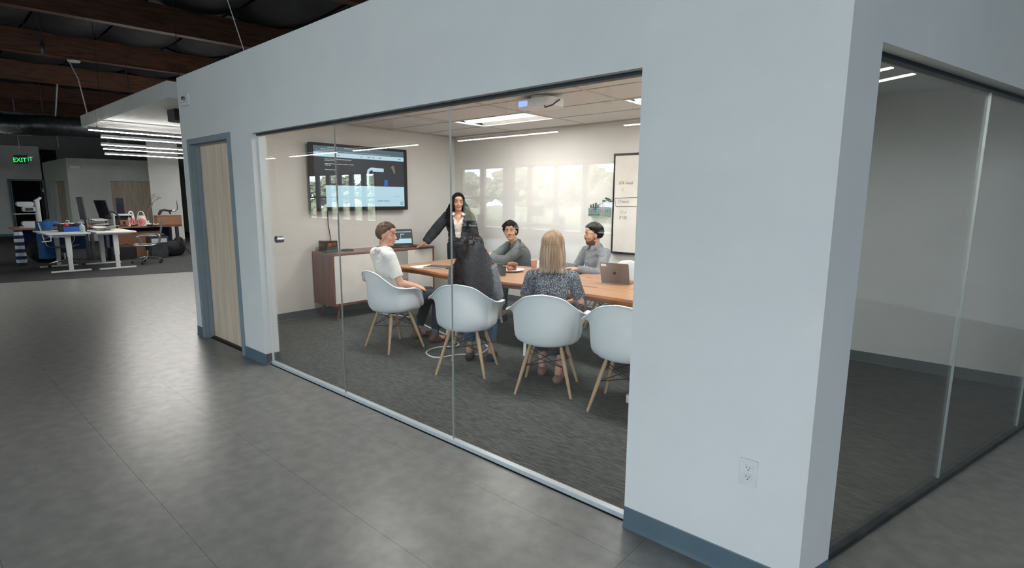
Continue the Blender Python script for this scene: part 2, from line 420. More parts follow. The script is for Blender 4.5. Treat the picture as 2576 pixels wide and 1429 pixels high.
# ---- door in the front wall
dr = struct_root('door_1')
m = MB()
for x0, x1 in ((DX0 - 0.035, DX0 + 0.02), (DX1 - 0.02, DX1 + 0.035)): m.box((x0, YF - 0.016, 0), (x1, YF + 0.002, DZ + 0.03))
m.box((DX0 + 0.02, YF - 0.016, DZ - 0.025), (DX1 - 0.02, YF + 0.002, DZ + 0.03))
for x0, x1 in ((DX0, DX0 + 0.02), (DX1 - 0.02, DX1)):
    m.box((x0, YF + 0.002, 0), (x1, YI, DZ - 0.02))
m.box((DX0, YF + 0.002, DZ - 0.022), (DX1, YI, DZ))
m.box((DX0 + 0.02, YF + 0.045, 0), (DX0 + 0.034, YF + 0.085, DZ - 0.022)); m.box((DX1 - 0.034, YF + 0.045, 0), (DX1 - 0.02, YF + 0.085, DZ - 0.022))
m.box((DX0 + 0.034, YF + 0.045, DZ - 0.036), (DX1 - 0.034, YF + 0.085, DZ - 0.022))
m.build('door_frame', M['doorframe'], dr, bevel=0.002)
m = MB(); m.box((DX0 + 0.024, YF + 0.087, 0.012), (DX1 - 0.024, YF + 0.127, DZ - 0.026)); m.build('door_slab', M['maple'], dr, bevel=0.002)
m = MB(); m.box((DX0 + 0.02, YF + 0.06, 0.0), (DX1 - 0.02, YF + 0.129, 0.010)); m.build('threshold', M['blackpl'], dr)
m = MB(); m.cyl((DX1 - 0.10, YF + 0.087, 1.02), (DX1 - 0.10, YF + 0.05, 1.02), 0.014); m.cyl((DX1 - 0.10, YF + 0.062, 1.02), (DX1 - 0.10, YF + 0.032, 1.02), 0.026, 0.024)
m.build('door_knob', M['chrome'], dr, smooth=True)

# ---- glazed partitions: panes, tracks, bright joints
def partition(name, P0, D, Nn, cuts, ztop, track='alu'):
    """P0 origin on the glass centre line, D direction, Nn normal; cuts = distances of pane edges"""
    root = struct_root(name)
    R = Matrix((D, Nn, Vector((0, 0, 1)))).transposed()
    def bx(t0, t1, n0, n1, z0, z1, nm, mt, bev=0):
        c = P0 + D * ((t0 + t1) / 2) + Nn * ((n0 + n1) / 2); c.z = (z0 + z1) / 2
        mm = MB().obox(c, (t1 - t0, n1 - n0, z1 - z0), R); return mm.build(nm, mt, root, bevel=bev)
    for a, b in zip(cuts[:-1], cuts[1:]):
        bx(a + 0.0016, b - 0.0016, -0.006, 0.006, 0.020, ztop - 0.012, 'glass_pane', M['glass'])
    for c in cuts[1:-1]: bx(c - 0.0016, c + 0.0016, -0.006, 0.006, 0.028, ztop - 0.018, 'glass_joint', M['joint'])
    bx(cuts[0], cuts[-1], -0.02, 0.02, 0, 0.026, 'bottom_track', M[track], 0.002)
    bx(cuts[0], cuts[-1], -0.02, 0.02, ztop - 0.017, ztop, 'top_track', M['alu_dark'])
    return root
ga = partition('window_1', Vector((0, YG, 0)), Vector((1, 0, 0)), Vector((0, 1, 0)), [OX0, -3.715, -2.452, OX1], OZ)
m = MB(); m.cyl((-4.69, YG - 0.03, 1.19), (-4.69, YG + 0.03, 1.19), 0.03, n=24); m.cyl((-4.69, YG - 0.036, 1.19), (-4.69, YG + 0.036, 1.19), 0.018, n=24)
m.build('pull_disc', M['chrome'], ga, smooth=True)
m = MB(); m.box((OX0, YG - 0.008, 0.026), (OX0 + 0.012, YG + 0.008, OZ - 0.024)); m.build('edge_channel', M['white'], ga)
gp = C0 - BN * 0.082; gp.z = 0
partition('window_2', gp, BD, BN, [JT, 1.565, 2.87, 3.7], 2.112, 'duct')

# ---- conference-room ceiling: 2 x 4 ft tiles, light fixtures take two of them
cl = struct_root('ceiling_conference')
gx = [-6.6, -6.5, -5.28, -4.06, -2.84, -1.62, -1.12]; gy = [2.296, 2.37, 2.98, 3.59, 4.20, 4.81, 5.42, 6.03, 6.10]
lights_at = {(1, 5), (3, 5), (3, 2)}
for i in range(len(gx) - 1):
    for j in range(len(gy) - 1):
        if (i, j) in ((2, 5), (4, 5), (2, 2), (4, 2)): continue
        mm = MB(); mm.box((gx[i] + 0.012, gy[j] + 0.012, ZC + 0.004), (gx[i + 1] - 0.012, gy[j + 1] - 0.012, ZC + 0.02))
        if gx[i + 1] - gx[i] > 0.03 and gy[j + 1] - gy[j] > 0.03: mm.build('ceiling_tile', M['tile'], cl)
m = MB()
for x in gx: m.box((x - 0.012, gy[0], ZC), (x + 0.012, gy[-1], ZC + 0.012))
for y in gy: m.box((gx[0], y - 0.012, ZC - 0.0005), (gx[-1], y + 0.012, ZC + 0.012))
m.build('ceiling_grid', M['tbar'], cl)
m = MB(); m.prism([(XT, YI), (-0.42, YI), (0.52, YB), (XT, YB)], ZC + 0.10, ZC + 0.12); m.build('plenum_lid', M['wall_far'], cl)
def troffer(label, x0, y0, lm, power):
    t = thing('ceiling_light', label, 'light', (x0 + 0.61, y0 + 0.305, ZC), 0, 'recessed ceiling light panels')
    mm = MB(); L_, W_ = 0.598, 0.293
    for a, b, c, d in ((-L_, L_, -W_, -W_ + 0.02), (-L_, L_, W_ - 0.02, W_), (-L_, -L_ + 0.02, -W_ + .02, W_ - .02), (L_ - 0.02, L_, -W_ + .02, W_ - .02)):
        mm.box((a, c, -0.004), (b, d, 0.012))
    mm.build('frame', M['white'], t)
    mm = MB()   # curved reflector wings each side of the lens
    for sgn in (-1, 1):
        P = [[(x, sgn * (0.272 - 0.13 * u), 0.006 + 0.055 * sin(u * pi / 2)) for x in (-0.578, 0.578)] for u in (0, .25, .5, .75, 1)]
        mm.grid(P)
    mm.box((-0.58, -0.275, 0.065), (0.58, 0.275, 0.07))
    mm.build('reflector', M['white'], t, smooth=True)
    mm = MB(); n = 8
    P = [[(x, -0.142 + 0.284 * k / n, 0.05 - 0.045 * sin(pi * k / n)) for x in (-0.575, 0.575)] for k in range(n + 1)]
    mm.grid(P); mm.box((-0.575, -0.142, 0.052), (0.575, 0.142, 0.06)); mm.build('diffuser', lm, t, smooth=True)
    a = bpy.data.lights.new('panel_light', 'AREA'); a.shape = 'RECTANGLE'; a.size = 1.14; a.size_y = 0.28; a.energy = power; a.color = (1.0, 0.97, 0.94)
    o = bpy.data.objects.new('panel_light', a); COL.objects.link(o); o.parent = t; o.location = (0, 0, 0.0)
    return t
troffer('glowing ceiling light panel above the left half of the table', -5.28, 4.81, M['panel'], 24)
troffer('glowing ceiling light panel cut off by the column on the right', -2.84, 4.81, M['panel'], 24)
troffer('ceiling light panel above the chair of the man in white, behind the header', -5.28, 2.98, M['panel'], 24)
troffer('ceiling light panel nearest the column, behind the header', -2.84, 2.98, M['panel'], 24)
# ---- right room ceiling
cr = struct_root('ceiling_side_room')
m = MB(); m.prism([(-1.02, YI + .001), (-0.44, YI + .001), (0.54, YB), (-1.02, YB)], 2.50, 2.52); m.build('plaster', M['wall_in'], cr)
t = thing('ceiling_light', 'light panel on the ceiling of the small room at the right', 'light', (-0.80, 3.15, 2.50))
m = MB(); m.rbox((-0.15, -0.4, -0.05), (0.15, 0.4, 0.0), 0.03); m.build('housing', M['white'], t)
m = MB(); m.box((-0.12, -0.37, -0.055), (0.12, 0.37, -0.050)); m.build('diffuser', M['panel_far'], t)
a = bpy.data.lights.new('panel_light', 'AREA'); a.shape = 'RECTANGLE'; a.size = .22; a.size_y = .7; a.energy = 18; a.color = (1.0, 0.95, 0.88)
o = bpy.data.objects.new('panel_light', a); COL.objects.link(o); o.parent = t; o.location = (0, 0, -0.06)

# ---- hall shell
m = MB(); m.box((-34, 8.5, 0), (9, 8.7, 5.6)); struct(m.build('wall_hall_back', M['wall_far']))
m = MB(); m.box((8.5, -12, 0), (8.7, -3.6, 5.6)); m.box((8.5, -1.0, 0), (8.7, 8.5, 5.6)); m.box((8.5, -3.6, 0), (8.7, -1.0, .15)); m.box((8.5, -3.6, 3.15), (8.7, -1.0, 5.6)); struct(m.build('wall_hall_right', M['wall']))
for k in range(2):  # unseen windows added in the right wall to light the slanted side wall
    r = struct_root('window_%d' % (60 + k)); a = -3.6 + 1.3 * k; b = a + 1.3; mm = MB()
    for y0, y1, z0, z1 in ((a, a + .06, .15, 3.15), (b - .06, b, .15, 3.15), (a + .06, b - .06, .15, .25), (a + .06, b - .06, 2.2, 2.28), (a + .06, b - .06, 3.07, 3.15)): mm.box((8.54, y0, z0), (8.66, y1, z1))
    mm.build('window_frame', M['darkpen'], r)
    mm = MB(); mm.box((8.595, a + .06, .25), (8.605, b - .06, 2.2)); mm.build('pane', M['pane'], r); mm = MB(); mm.box((8.595, a + .06, 2.28), (8.605, b - .06, 3.07)); mm.build('pane', M['pane'], r)
m = MB(); m.box((-34.2, -12, 0), (-34, 8.7, 5.6)); struct(m.build('wall_hall_left', M['wall_far']))
m = MB(); x = -34.0
for x0, n, s, wy, z0, z1 in WGROUPS[:2]:
    m.box((x, WY - 0.2, 0), (x0, WY, 5.6)); x = x0 + n * s
    m.box((x0, WY - 0.2, 0), (x, WY, z0)); m.box((x0, WY - 0.2, z1), (x, WY, 5.6))
m.box((x, WY - 0.2, 0), (-4.9, WY, 5.6)); m.box((-4.9, WY, 0), (-4.7, EY, 5.6))
struct(m.build('wall_windows', M['wall']))
m = MB(); x0, n, s, wy, z0, z1 = WGROUPS[2]; x1 = x0 + n * s
m.box((-4.7, EY - .2, 0), (x0, EY, 5.6)); m.box((x0, EY - .2, 0), (x1, EY, z0)); m.box((x0, EY - .2, z1), (x1, EY, 5.6)); m.box((x1, EY - .2, 0), (8.7, EY, 5.6))
struct(m.build('wall_added_entrance', M['wall']))  # unseen wall, added with its glazing to brighten the front wall
wn = 3
for x0, n, s, wy, zs0, zs1 in WGROUPS:
    for k in range(n):
        a, b = x0 + k * s, x0 + (k + 1) * s; zm = 1.54 if wy == WY else 2.3
        r = struct_root('window_%d' % wn); wn += 1; fw = .17 if x0 < -20 else .12
        mm = MB()
        mm.box((a, wy - 0.14, zs0), (a + fw, wy - 0.02, zs1)); mm.box((b - fw, wy - 0.14, zs0), (b, wy - 0.02, zs1))
        for z0, z1 in ((zs0, zs0 + 0.07), (zm - .04, zm + .04), (zs1 - 0.07, zs1)): mm.box((a + fw, wy - 0.14, z0), (b - fw, wy - 0.02, z1))
        mm.build('window_frame', M['alu_dark'] if x0 < -20 else M['darkpen'], r)
        for z0, z1 in ((zs0 + 0.07, zm - .04), (zm + .04, zs1 - 0.07)):
            mm = MB(); mm.box((a + fw, wy - 0.085, z0), (b - fw, wy - 0.075, z1)); mm.build('pane', M['pane'], r)
# ---- far office walls on the left
def slab(name, p, q, th, z0, z1, mt):
    p = Vector(p).to_3d(); q = Vector(q).to_3d(); d = (q - p).normalized(); nn = Vector((-d.y, d.x, 0)) * th
    mm = MB(); mm.prism([p[:2], q[:2], (q + nn)[:2], (p + nn)[:2]], z0, z1); return struct(mm.build(name, mt))
def bp_(o, t): v = Vector(o).to_3d() + BD * t; return (v.x, v.y)
far0 = (-27.7, 4.05)
slab('wall_far_left', bp_(far0, -12), bp_(far0, -0.98), 0.15, 0, 3.4, M['wall_far'])
slab('wall_far_lintel', bp_(far0, -0.98), bp_(far0, -0.05), 0.15, 2.1, 3.4, M['wall_far'])
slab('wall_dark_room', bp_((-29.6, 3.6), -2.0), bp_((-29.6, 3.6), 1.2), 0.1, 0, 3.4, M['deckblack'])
slab('wall_far_face', (-24.1, 4.05), (-23.47, 4.05), 0.15, 0, 2.8, M['wall_far'])
slab('wall_far_face_2', (-27.7, 4.05), (-26.6, 4.05), 0.15, 0, 2.8, M['wall_far'])
slab('wall_far_face_3', (-26.6, 4.05), (-24.1, 4.05), 0.15, 2.06, 2.8, M['wall_far'])
slab('wall_far_room', (-23.47, 4.05), bp_((-23.47, 4.05), 1.15), 0.15, 0, 2.8, M['wall_far'])
slab('wall_far_room_top', bp_((-23.47, 4.05), 1.15), bp_((-23.47, 4.05), 2.5), 0.15, 2.07, 2.8, M['wall_far'])
slab('trim_2', bp_((-23.6, 4.05), 1.15), bp_((-23.6, 4.05), 2.5), 0.04, 0, 2.07, M['panelwood'])
slab('wall_pillar', (-20.9, 5.72), bp_((-20.9, 5.72), 0.86), 0.5, 0, 3.4, M['wall'])
slab('door_2', (-26.55, 4.12), (-26.1, 4.12), 0.05, 0, 2.06, M['white'])
slab('door_3', (-26.1, 4.16), (-24.15, 4.16), 0.05, 0, 2.06, M['panelwood'])
d4 = struct_root('door_4')
mm = MB(); a0 = Vector(bp_(far0, -1.02)).to_3d(); R_ = Matrix((BD, BN, Vector((0, 0, 1)))).transposed()
for tt, ww, zz0, zz1 in ((0.0, .06, 0, 2.16), (1.0, .06, 0, 2.16)):
    mm.obox(a0 + BD * tt + BN * 0.03 + Vector((0, 0, 1.08)), (0.06, 0.2, 2.16), R_)
mm.obox(a0 + BD * 0.5 + BN * 0.03 + Vector((0, 0, 2.13)), (1.0, 0.2, 0.06), R_)
mm.build('door_frame', M['base'], d4)
mm = MB(); mm.obox(a0 + BD * 0.9 - BN * 0.42 + Vector((0, 0, 1.04)), (0.04, 0.86, 2.06), R_); mm.build('door_slab', mat('dark_oak_door', (54, 46, 42), 0.5), d4)
mm = MB(); mm.obox(a0 + BD * 0.97 + BN * 0.10 + Vector((0, 0, 1.75)), (0.03, 0.03, 0.12), R_); mm.build('hinge', M['chrome'], d4)
baseboard('baseboard_far_left', (*bp_(far0, -12), 0), (*bp_(far0, -1.05), 0), BN)
baseboard('baseboard_pillar', (-20.9, 5.72, 0), (*bp_((-20.9, 5.72), 0.86), 0), BN)

# ---- roof: deck, glulam beams, draped insulation, ducts
rf = struct_root('ceiling_hall')
m = MB(); m.box((-34, -12, 5.5), (9, 8.7, 5.6)); m.build('roof_deck', M['deckblack'], rf)
BA = radians(-6)       # beams run a little off the wall grid
bdir = Vector((sin(radians(6)), cos(radians(6)), 0))
bx_at = [-4.2, -8.0, -11.8, -15.45, -19.15, -22.85, -26.5]
for k, bx0 in enumerate(bx_at):
    c = Vector((bx0, 2.2, 4.73)); mm = MB()
    mm.obox(c - bdir * 3, (0.14, 20, 0.44), RZ(-radians(6)))
    mm.obox(c - bdir * 3 - Vector((0, 0, 0.235)), (0.18, 20, 0.03), RZ(-radians(6)))
    mm.build('ceiling_beam', M['beam'], rf, bevel=0.006)
for k in range(len(bx_at) - 1):
    xa, xb = bx_at[k], bx_at[k + 1]
    for q in range(9):
        y0 = -4.0 + q * 1.25
        rows_ = []
        for a in range(7):
            u = a / 6; row = []
            for b in range(5):
                v = b / 4; yy = y0 + 1.22 * v
                xx = xa + (xb - xa) * u + (yy - 2.2) * math.tan(radians(6))
                sag = 0.20 * sin(pi * v) * (0.55 + 0.45 * sin(pi * u)) + 0.03 * sin(9 * u + q)
                row.append((xx, yy, 5.05 - sag))
            rows_.append(row)
        mm = MB().grid(rows_); mm.build('insulation_panel', M['deck'], rf, smooth=True)
# ================================================================ CONFERENCE ROOM THINGS
def catmull(P, n):
    out = []; m = len(P)
    for i in range(m - 1):
        p0, p1, p2, p3 = (Vector(P[max(i - 1, 0)]), Vector(P[i]), Vector(P[i + 1]), Vector(P[min(i + 2, m - 1)]))
        for k in range(n):
            t = k / n
            out.append(0.5 * ((2 * p1) + (p2 - p0) * t + (2 * p0 - 5 * p1 + 4 * p2 - p3) * t * t + (3 * p1 - p0 - 3 * p2 + p3) * t ** 3))
    out.append(Vector(P[-1])); return out

def make_shell_chair(label, loc, rz, group):
    t = thing('shell_armchair', label, 'chair', loc, rz, group)
    half = [(0, .245, .428), (.12, .24, .432), (.20, .222, .455), (.25, .19, .515), (.292, .135, .615), (.312, .06, .662), (.318, -.01, .668), (.308, -.085, .672), (.282, -.15, .690), (.236, -.208, .738), (.14, -.26, .810), (0, -.28, .836)]
    rimR = catmull(half, 4)
    rim = rimR + [Vector((-p.x, p.y, p.z)) for p in rimR[-2:0:-1]]
    n = len(rim); ns = 12; rows = []
    us = (0, .60, .86, .965, 1.0)
    for p in rim:
        R_ = sqrt(p.x * p.x + p.y * p.y); d = Vector((p.x, p.y, 0)).normalized()
        B = min(R_ * .985, .272 if p.y > -.15 else .262); dz = p.z - .404
        prof = [(0, .404), (.55 * B, .402), (.83 * B, .404 + min(.012, dz * .3)), (.965 * B, .404 + dz * .20), (1.0 * B, .404 + dz * .52), (B + (R_ - B) * .18, .404 + dz * .86), (B + (R_ - B) * .55, .404 + dz * .965), (R_, p.z)]
        cc = catmull([(r_, z_, 0) for r_, z_ in prof], 2)
        rows.append([Vector((d.x * q.x, d.y * q.x, q.y)) for q in cc])
    rows = [list(r_) for r_ in zip(*rows)]
    # rolled lip
    lip = []
    for p in rim:
        arm = 1 if abs(p.x) > 0.26 and p.z > .6 else 0.35
        d = Vector((p.x, p.y, 0)).normalized(); lip.append(p + d * (0.022 * arm + 0.004) + Vector((0, 0, -0.004)))
    rows.append(lip)
    m = MB(); N = len(rows); vs = [p for row in rows[1:] for p in row]; vs.append(rows[0][0]); ci = len(vs) - 1
    fs = [(ci, i, (i + 1) % n) for i in range(n)]
    for r in range(N - 2):
        for i in range(n): fs.append((r * n + i, (r + 1) * n + i, (r + 1) * n + (i + 1) % n, r * n + (i + 1) % n))
    m.add(vs, fs); o = m.build('shell', M['shell'], t, smooth=True, autos=3)
    sd = o.modifiers.new('thick', 'SOLIDIFY'); sd.thickness = 0.007; sd.offset = -1
    for sx in (-1, 1):
        for sy in (-1, 1):
            a = Vector((sx * .125, sy * .105, .385)); b = Vector((sx * .225, sy * .215, 0.0)); mm = MB()
            mm.tube([a, a.lerp(b, .12), a.lerp(b, .45), b], [.012, .0165, .0155, .0105], 10)
            mm.build('leg', M['dowel'], t, smooth=True)
    m = MB()
    L = lambda sx, sy, u: Vector((sx * .125, sy * .105, .385)).lerp(Vector((sx * .225, sy * .215, 0)), u)
    cs = [(-1, -1), (1, -1), (1, 1), (-1, 1)]
    for k in range(4):
        p, q = cs[k], cs[(k + 1) % 4]
        m.cyl(L(*p, .42), L(*q, .05), .0035, n=6); m.cyl(L(*q, .42), L(*p, .05), .0035, n=6)
    m.cyl(L(-1, -1, .42), L(1, 1, .42), .0035, n=6); m.cyl(L(1, -1, .42), L(-1, 1, .42), .0035, n=6)
    m.build('wire_brace', M['black'], t, smooth=True)
    m = MB()
    for sx in (-1, 1):
        for sy in (-1, 1): m.cyl((sx * .11, sy * .10, .375), (sx * .115, sy * .10, .405), .016, n=10)
        m.cyl((sx * .112, -.10, .385), (sx * .112, .10, .385), .007, n=8)
    m.cyl((-.11, 0, .385), (.11, 0, .385), .007, n=8)
    m.build('seat_mount', M['black'], t)
    return t
GCH = 'shell armchairs around the conference table'
fac = lambda deg: radians(deg - 90)
ch = make_shell_chair('pale shell armchair at the left end, holding the man in the white polo', (-4.60, 3.36, 0.003), fac(86), GCH)
dup(ch, (-3.465, 3.33, 0.003), fac(118), 'pale shell armchair in which the woman with long curly dark hair sits', GCH)
dup(ch, (-2.63, 3.44, 0.003), fac(118), 'pale shell armchair in which the woman with straight blonde hair sits', GCH)
dup(ch, (-1.93, 3.50, 0.003), fac(104), 'empty pale shell armchair cut off by the column, nearest the camera', GCH)
dup(ch, (-4.42, 5.52, 0.003), fac(-110), 'pale shell armchair under the man in the green jacket on the far side', GCH)
dup(ch, (-3.78, 5.66, 0.003), fac(-95), 'empty white shell armchair behind the paper cup on the far side', GCH)
dup(ch, (-3.28, 5.50, 0.003), fac(-110), 'pale shell armchair under the man in the grey shirt on the far side', GCH)

# ---- table
T = thing('conference_table', 'long live-edge wooden conference table on white steel legs', 'table', (-3.4, 4.49, 0))
m = MB(); random.seed(3)
top = []; TX0, TX1, TY0, TY1 = -2.03, 2.0, -.56, .55
nseg = 40
for k in range(nseg + 1):
    x = TX0 + (TX1 - TX0) * k / nseg
    top.append((x, TY0 + 0.022 * sin(x * 3.1 + .6) + 0.012 * sin(x * 7.3) + (0.035 if k == 0 else 0)))
for k in range(nseg + 1):
    x = TX1 - (TX1 - TX0) * k / nseg
    top.append((x, TY1 + 0.02 * sin(x * 2.7) + 0.012 * sin(x * 8.1)))
k = len(top)
cx, cy = 0, 0
def inset(p, d): 
    v = Vector((p[0], p[1])); c = Vector((max(TX0 + .3, min(TX1 - .3, p[0])), 0)); return v + (c - v).normalized() * d
zt, zb = .74, .68
vs = [(x, y, zt) for x, y in top] + [(*inset(p, -0.006), zt - .02) for p in top] + [(*inset(p, .012), zb) for p in top]
m.mi = 0; m.add(vs[:k], [tuple(range(k))])
m.mi = 1
m.add(vs, [(i, (i + 1) % k, k + (i + 1) % k, k + i) for i in range(k)] + [(k + i, k + (i + 1) % k, 2 * k + (i + 1) % k, 2 * k + i) for i in range(k)] + [tuple(range(2 * k, 3 * k))[::-1]])
m.build('tabletop', [M['slab'], M['slab_edge']], T)
for x, y, a, b in ((.62, -.22, .10, .022), (1.05, -.10, .07, .012), (.30, .25, .05, .010), (1.3, -.33, .04, .01)):
    mm = MB(); mm.ell((x, y, .7395), (a, b, .0018), n=14, m=5); mm.build('knot', M['knot'], T)
for x in (-1.15, 0.0, 1.2):
    for sy in (-1, 1):
        mm = MB(); mm.tube([(x - .03, sy * .36, .68), (x + .03, sy * .46, .0)], [.016, .016], 10); mm.build('leg', M['white'], T, smooth=True)
    mm = MB(); mm.box((x - .06, -.42, .672), (x, .42, .682)); mm.build('leg_plate', M['white'], T)

# ---- credenza
K = thing('credenza', 'walnut credenza with white doors and grey drawers under the television', 'cabinet', (-6.34, 4.375, 0))
def kb(nm, lo, hi, mt, bev=0.0015, par=K): mm = MB(); mm.box(lo, hi); return mm.build(nm, mt, par, bevel=bev)
kb('top', (-.24, -.825, .835), (.25, .825, .86), M['walnut_top'])
kb('side_panel', (-.24, -.825, .19), (.24, -.80, .834), M['walnut']); kb('side_panel', (-.24, .80, .19), (.24, .825, .834), M['walnut'])
kb('bottom_panel', (-.24, -.799, .19), (.245, .799, .215), M['walnut']); kb('back_panel', (-.24, -.799, .216), (-.225, .799, .834), M['walnut'])
for a, b in ((-.795, -.005), (.345, .795)):
    kb('door', (.222, a, .22), (.243, b, .83), M['offwhite'])
for z0, z1 in ((.22, .42), (.424, .624), (.628, .83)):
    d = kb('drawer', (.222, .0, z0), (.24, .34, z1), M['greylam'])
kb('carcass', (-.224, -.799, .217), (.215, .799, .83), M['walnut'])
for sx in (-1, 1):
    for sy in (-1, 1):
        mm = MB(); mm.tube([(sx * .17, sy * .70, .19), (sx * .22, sy * .77, 0.003)], [.022, .011], 12); mm.build('leg', M['walnut'], K, smooth=True)

# ---- television
TV = thing('television', 'wide wall-mounted television showing a dark web page over the credenza', 'television', (XT, 4.29, 1.38))
m = MB(); m.rbox((0.078, -.76, 0), (0.105, .76, .86), .012, axis=0); m.build('housing', M['blackpl'], TV)
m = MB(); m.box((0, -.25, .2), (0.078, .25, .62)); m.build('wall_mount', M['black'], TV)
X_ = 0.1055
def scr(nm, y0, y1, z0, z1, mt, dx=0.0, th=0.0012):
    mm = MB(); mm.box((X_ + dx, y0, z0), (X_ + dx + th, y1, z1)); return mm
W0, W1, H0, H1 = -.70, .70, .045, .825
S0 = scr('s', W0, W1, H0, H1, None).build('screen', M['screen_dark'], TV)
scr('b', W0, W1, H1 - .078, H1, None, .0013).build('browser_bar', M['screen_mid'], S0)
scr('b', W0, W1, H1 - .135, H1 - .078, None, .0013).build('page_header', M['screen_white'], S0)
scr('b', W0 + .15, W1 - .003, H0 + .006, H0 + .285, None, .0013).build('page_block', M['screen_white'], S0)
mm = MB()
random.seed(5)
def bars(mm, y, z, n, wmin, wmax, h, gap, dx=.0026, tot=None):
    x = y
    for _ in range(n):
        w_ = random.uniform(wmin, wmax); mm.box((X_ + dx, x, z), (X_ + dx + .0008, x + w_, z + h)); x += w_ + gap
for y, n in ((W0 + .20, 3), (W0 + .44, 3), (W0 + .68, 4)): bars(mm, y, H1 - .018, n, .02, .05, .006, .006)
bars(mm, W0 + .10, H1 - .042, 5, .02, .06, .006, .005); bars(mm, W0 + .03, H1 - .065, 24, .015, .06, .005, .010)
for z, n in ((H1 - .165, 9), (H1 - .183, 4), (H1 - .225, 9), (H1 - .243, 2), (H1 - .300, 4)): bars(mm, W0 + .15, z, n, .02, .06, .007, .007, .0016)
tag(mm.build('page_text', M['screen_text'], S0), kind='stuff')
mm = MB()
for y in (W0 + .34, W0 + .68, W0 + .79, W0 + .87, W0 + .97, W0 + 1.30): bars(mm, y, H1 - .112, 1, .03, .05, .008, .01)
bars(mm, W0 + 1.22, H0 + .15, 1, .10, .11, .003, 0); tag(mm.build('header_text', M['screen_ink'], S0), kind='stuff')
text('page_caption', 'tactile realism.', .036, (X_ + .0032, W0 + .93, H0 + .075), Matrix(((0, 0, 1), (1, 0, 0), (0, 1, 0))), M['screen_ink'], S0, .0003)
mm = MB(); P = [(X_ + .003, W1 - .05 + .02 * cos(a * pi / 12), H0 + .05 + .02 * sin(a * pi / 12)) for a in range(24)]
mm.tube(P, .004, 6, closed=True); mm.build('page_button', M['screen_blue'], S0)
mm = MB()   # the pictured white instrument, drawn flat
P = [(W0 + 1.03, .56), (W0 + .84, .565), (W0 + .80, .54), (W0 + .79, .50), (W0 + .785, .36), (W0 + .80, .315), (W0 + .86, .29), (W0 + .95, .275)]
mm.tube([(X_ + .0016, a, b) for a, b in P], [.018] * 8, 8)
for i in range(len(mm.v)): mm.v[i].x = X_ + .0014 + (mm.v[i].x - X_) * .03
mm.build('pictured_instrument', M['screen_white'], S0)
mm = MB(); mm.prism3([(X_ + .0014, W0 + .86, .585), (X_ + .0014, W0 + 1.05, .575), (X_ + .0014, W0 + 1.05, .53), (X_ + .0014, W0 + .87, .53)], (.001, 0, 0)); mm.build('pictured_head', M['screen_white'], S0)
mm = MB(); mm.prism3([(X_ + .0014, W0 + 1.06, .42), (X_ + .0014, W0 + 1.11, .42), (X_ + .0014, W0 + 1.12, .345), (X_ + .0014, W0 + 1.05, .335)], (.001, 0, 0)); mm.build('pictured_cloth', M['screen_blue'], S0)
mm = MB(); mm.prism3([(X_ + .0014, W0 + 1.17, .60), (X_ + .0014, W0 + 1.20, .57), (X_ + .0014, W0 + 1.23, .50), (X_ + .0014, W0 + 1.25, .54), (X_ + .0014, W0 + 1.22, .63)], (.001, 0, 0)); mm.build('pictured_profile', M['screen_skin'], S0)
t = tag(MB().tube([(XT + .03, 3.79, 1.38), (XT + .02, 3.80, 1.2), (XT + .05, 3.81, 1.0), (XT + .10, 3.80, .87)], .006, 6).build('television_cable', M['blackpl'], None, smooth=True), 'thin black cable hanging from the television to the credenza', 'cable')

# things on the credenza
t = thing('display_box', 'smoked clear box with coloured contents at the left end of the credenza', 'box', (-6.40, 3.68, .86))
m = MB(); m.rbox((-.09, -.085, 0), (.09, .085, .145), .008); m.build('case', mat('smoked_case', (44, 48, 50), .15, spec=.7), t)
for a, b, c in (((-.06, -.0865, .075), (-.01, -.0855, .12), (150, 70, 50)), ((0.0, -.0865, .08), (.06, -.0855, .125), (90, 74, 60)), ((-.07, -.0865, .02), (.07, -.0855, .07), (40, 84, 66))):
    mm = MB(); mm.box(a, b); mm.build('insert', mat('insert_colour', c, .5), t)
for a, b, c in (((.0905, -.06, .075), (.0915, .0, .12), (150, 80, 50)), ((.0905, .01, .08), (.0915, .065, .125), (120, 60, 40)), ((.0905, -.07, .02), (.0915, .07, .07), (40, 84, 66))):
    mm = MB(); mm.box(a, b); mm.build('insert', mat('insert_colour', c, .5), t)
t = thing('conference_phone', 'low black speakerphone on the credenza beside the smoked box', 'phone', (-6.36, 3.93, .86))
m = MB(); m.lathe([(.075, 0), (.082, .008), (.075, .02), (.03, .026)], n=28); m.build('body', M['blackpl'], t, smooth=True)
m = MB(); m.rbox((.02, -.03, .02), (.075, .03, .028), .008); m.build('keypad', M['screenoff'], t)

def laptop(name, label, loc, rz, w_, d_, tilt, col, screen=True):
    t = thing(name, label, 'laptop', loc, rz)
    m = MB(); m.rbox((-w_ / 2, -d_, 0), (w_ / 2, 0, .012), .012); m.build('base', col, t)
    m = MB(); m.box((-w_ / 2 + .02, -d_ * .55, .0121), (w_ / 2 - .02, -.02, .0128)); m.build('keyboard', M['blackpl'], t)
    m = MB(); m.box((-.05, -d_ + .01, .0121), (.05, -d_ * .6, .0126)); m.build('trackpad', M['spacegrey'], t)
    R = Matrix.Rotation(tilt, 4, 'X')
    m = MB(); m.rbox((-w_ / 2, -.003, 0), (w_ / 2, .003, d_ * .98), .012, axis=1); Rm = Matrix.Translation((0, 0, .012)) @ R
    m.xf(Rm); lid = m.build('lid', col, t)
    m = MB(); m.box((-w_ / 2 + .007, -.0042, .01), (w_ / 2 - .007, -.0032, d_ * .96)); m.xf(Rm); sc_ = m.build('screen', M['screen_dark'] if screen else M['screenoff'], t)
    return t, lid, Rm, sc_
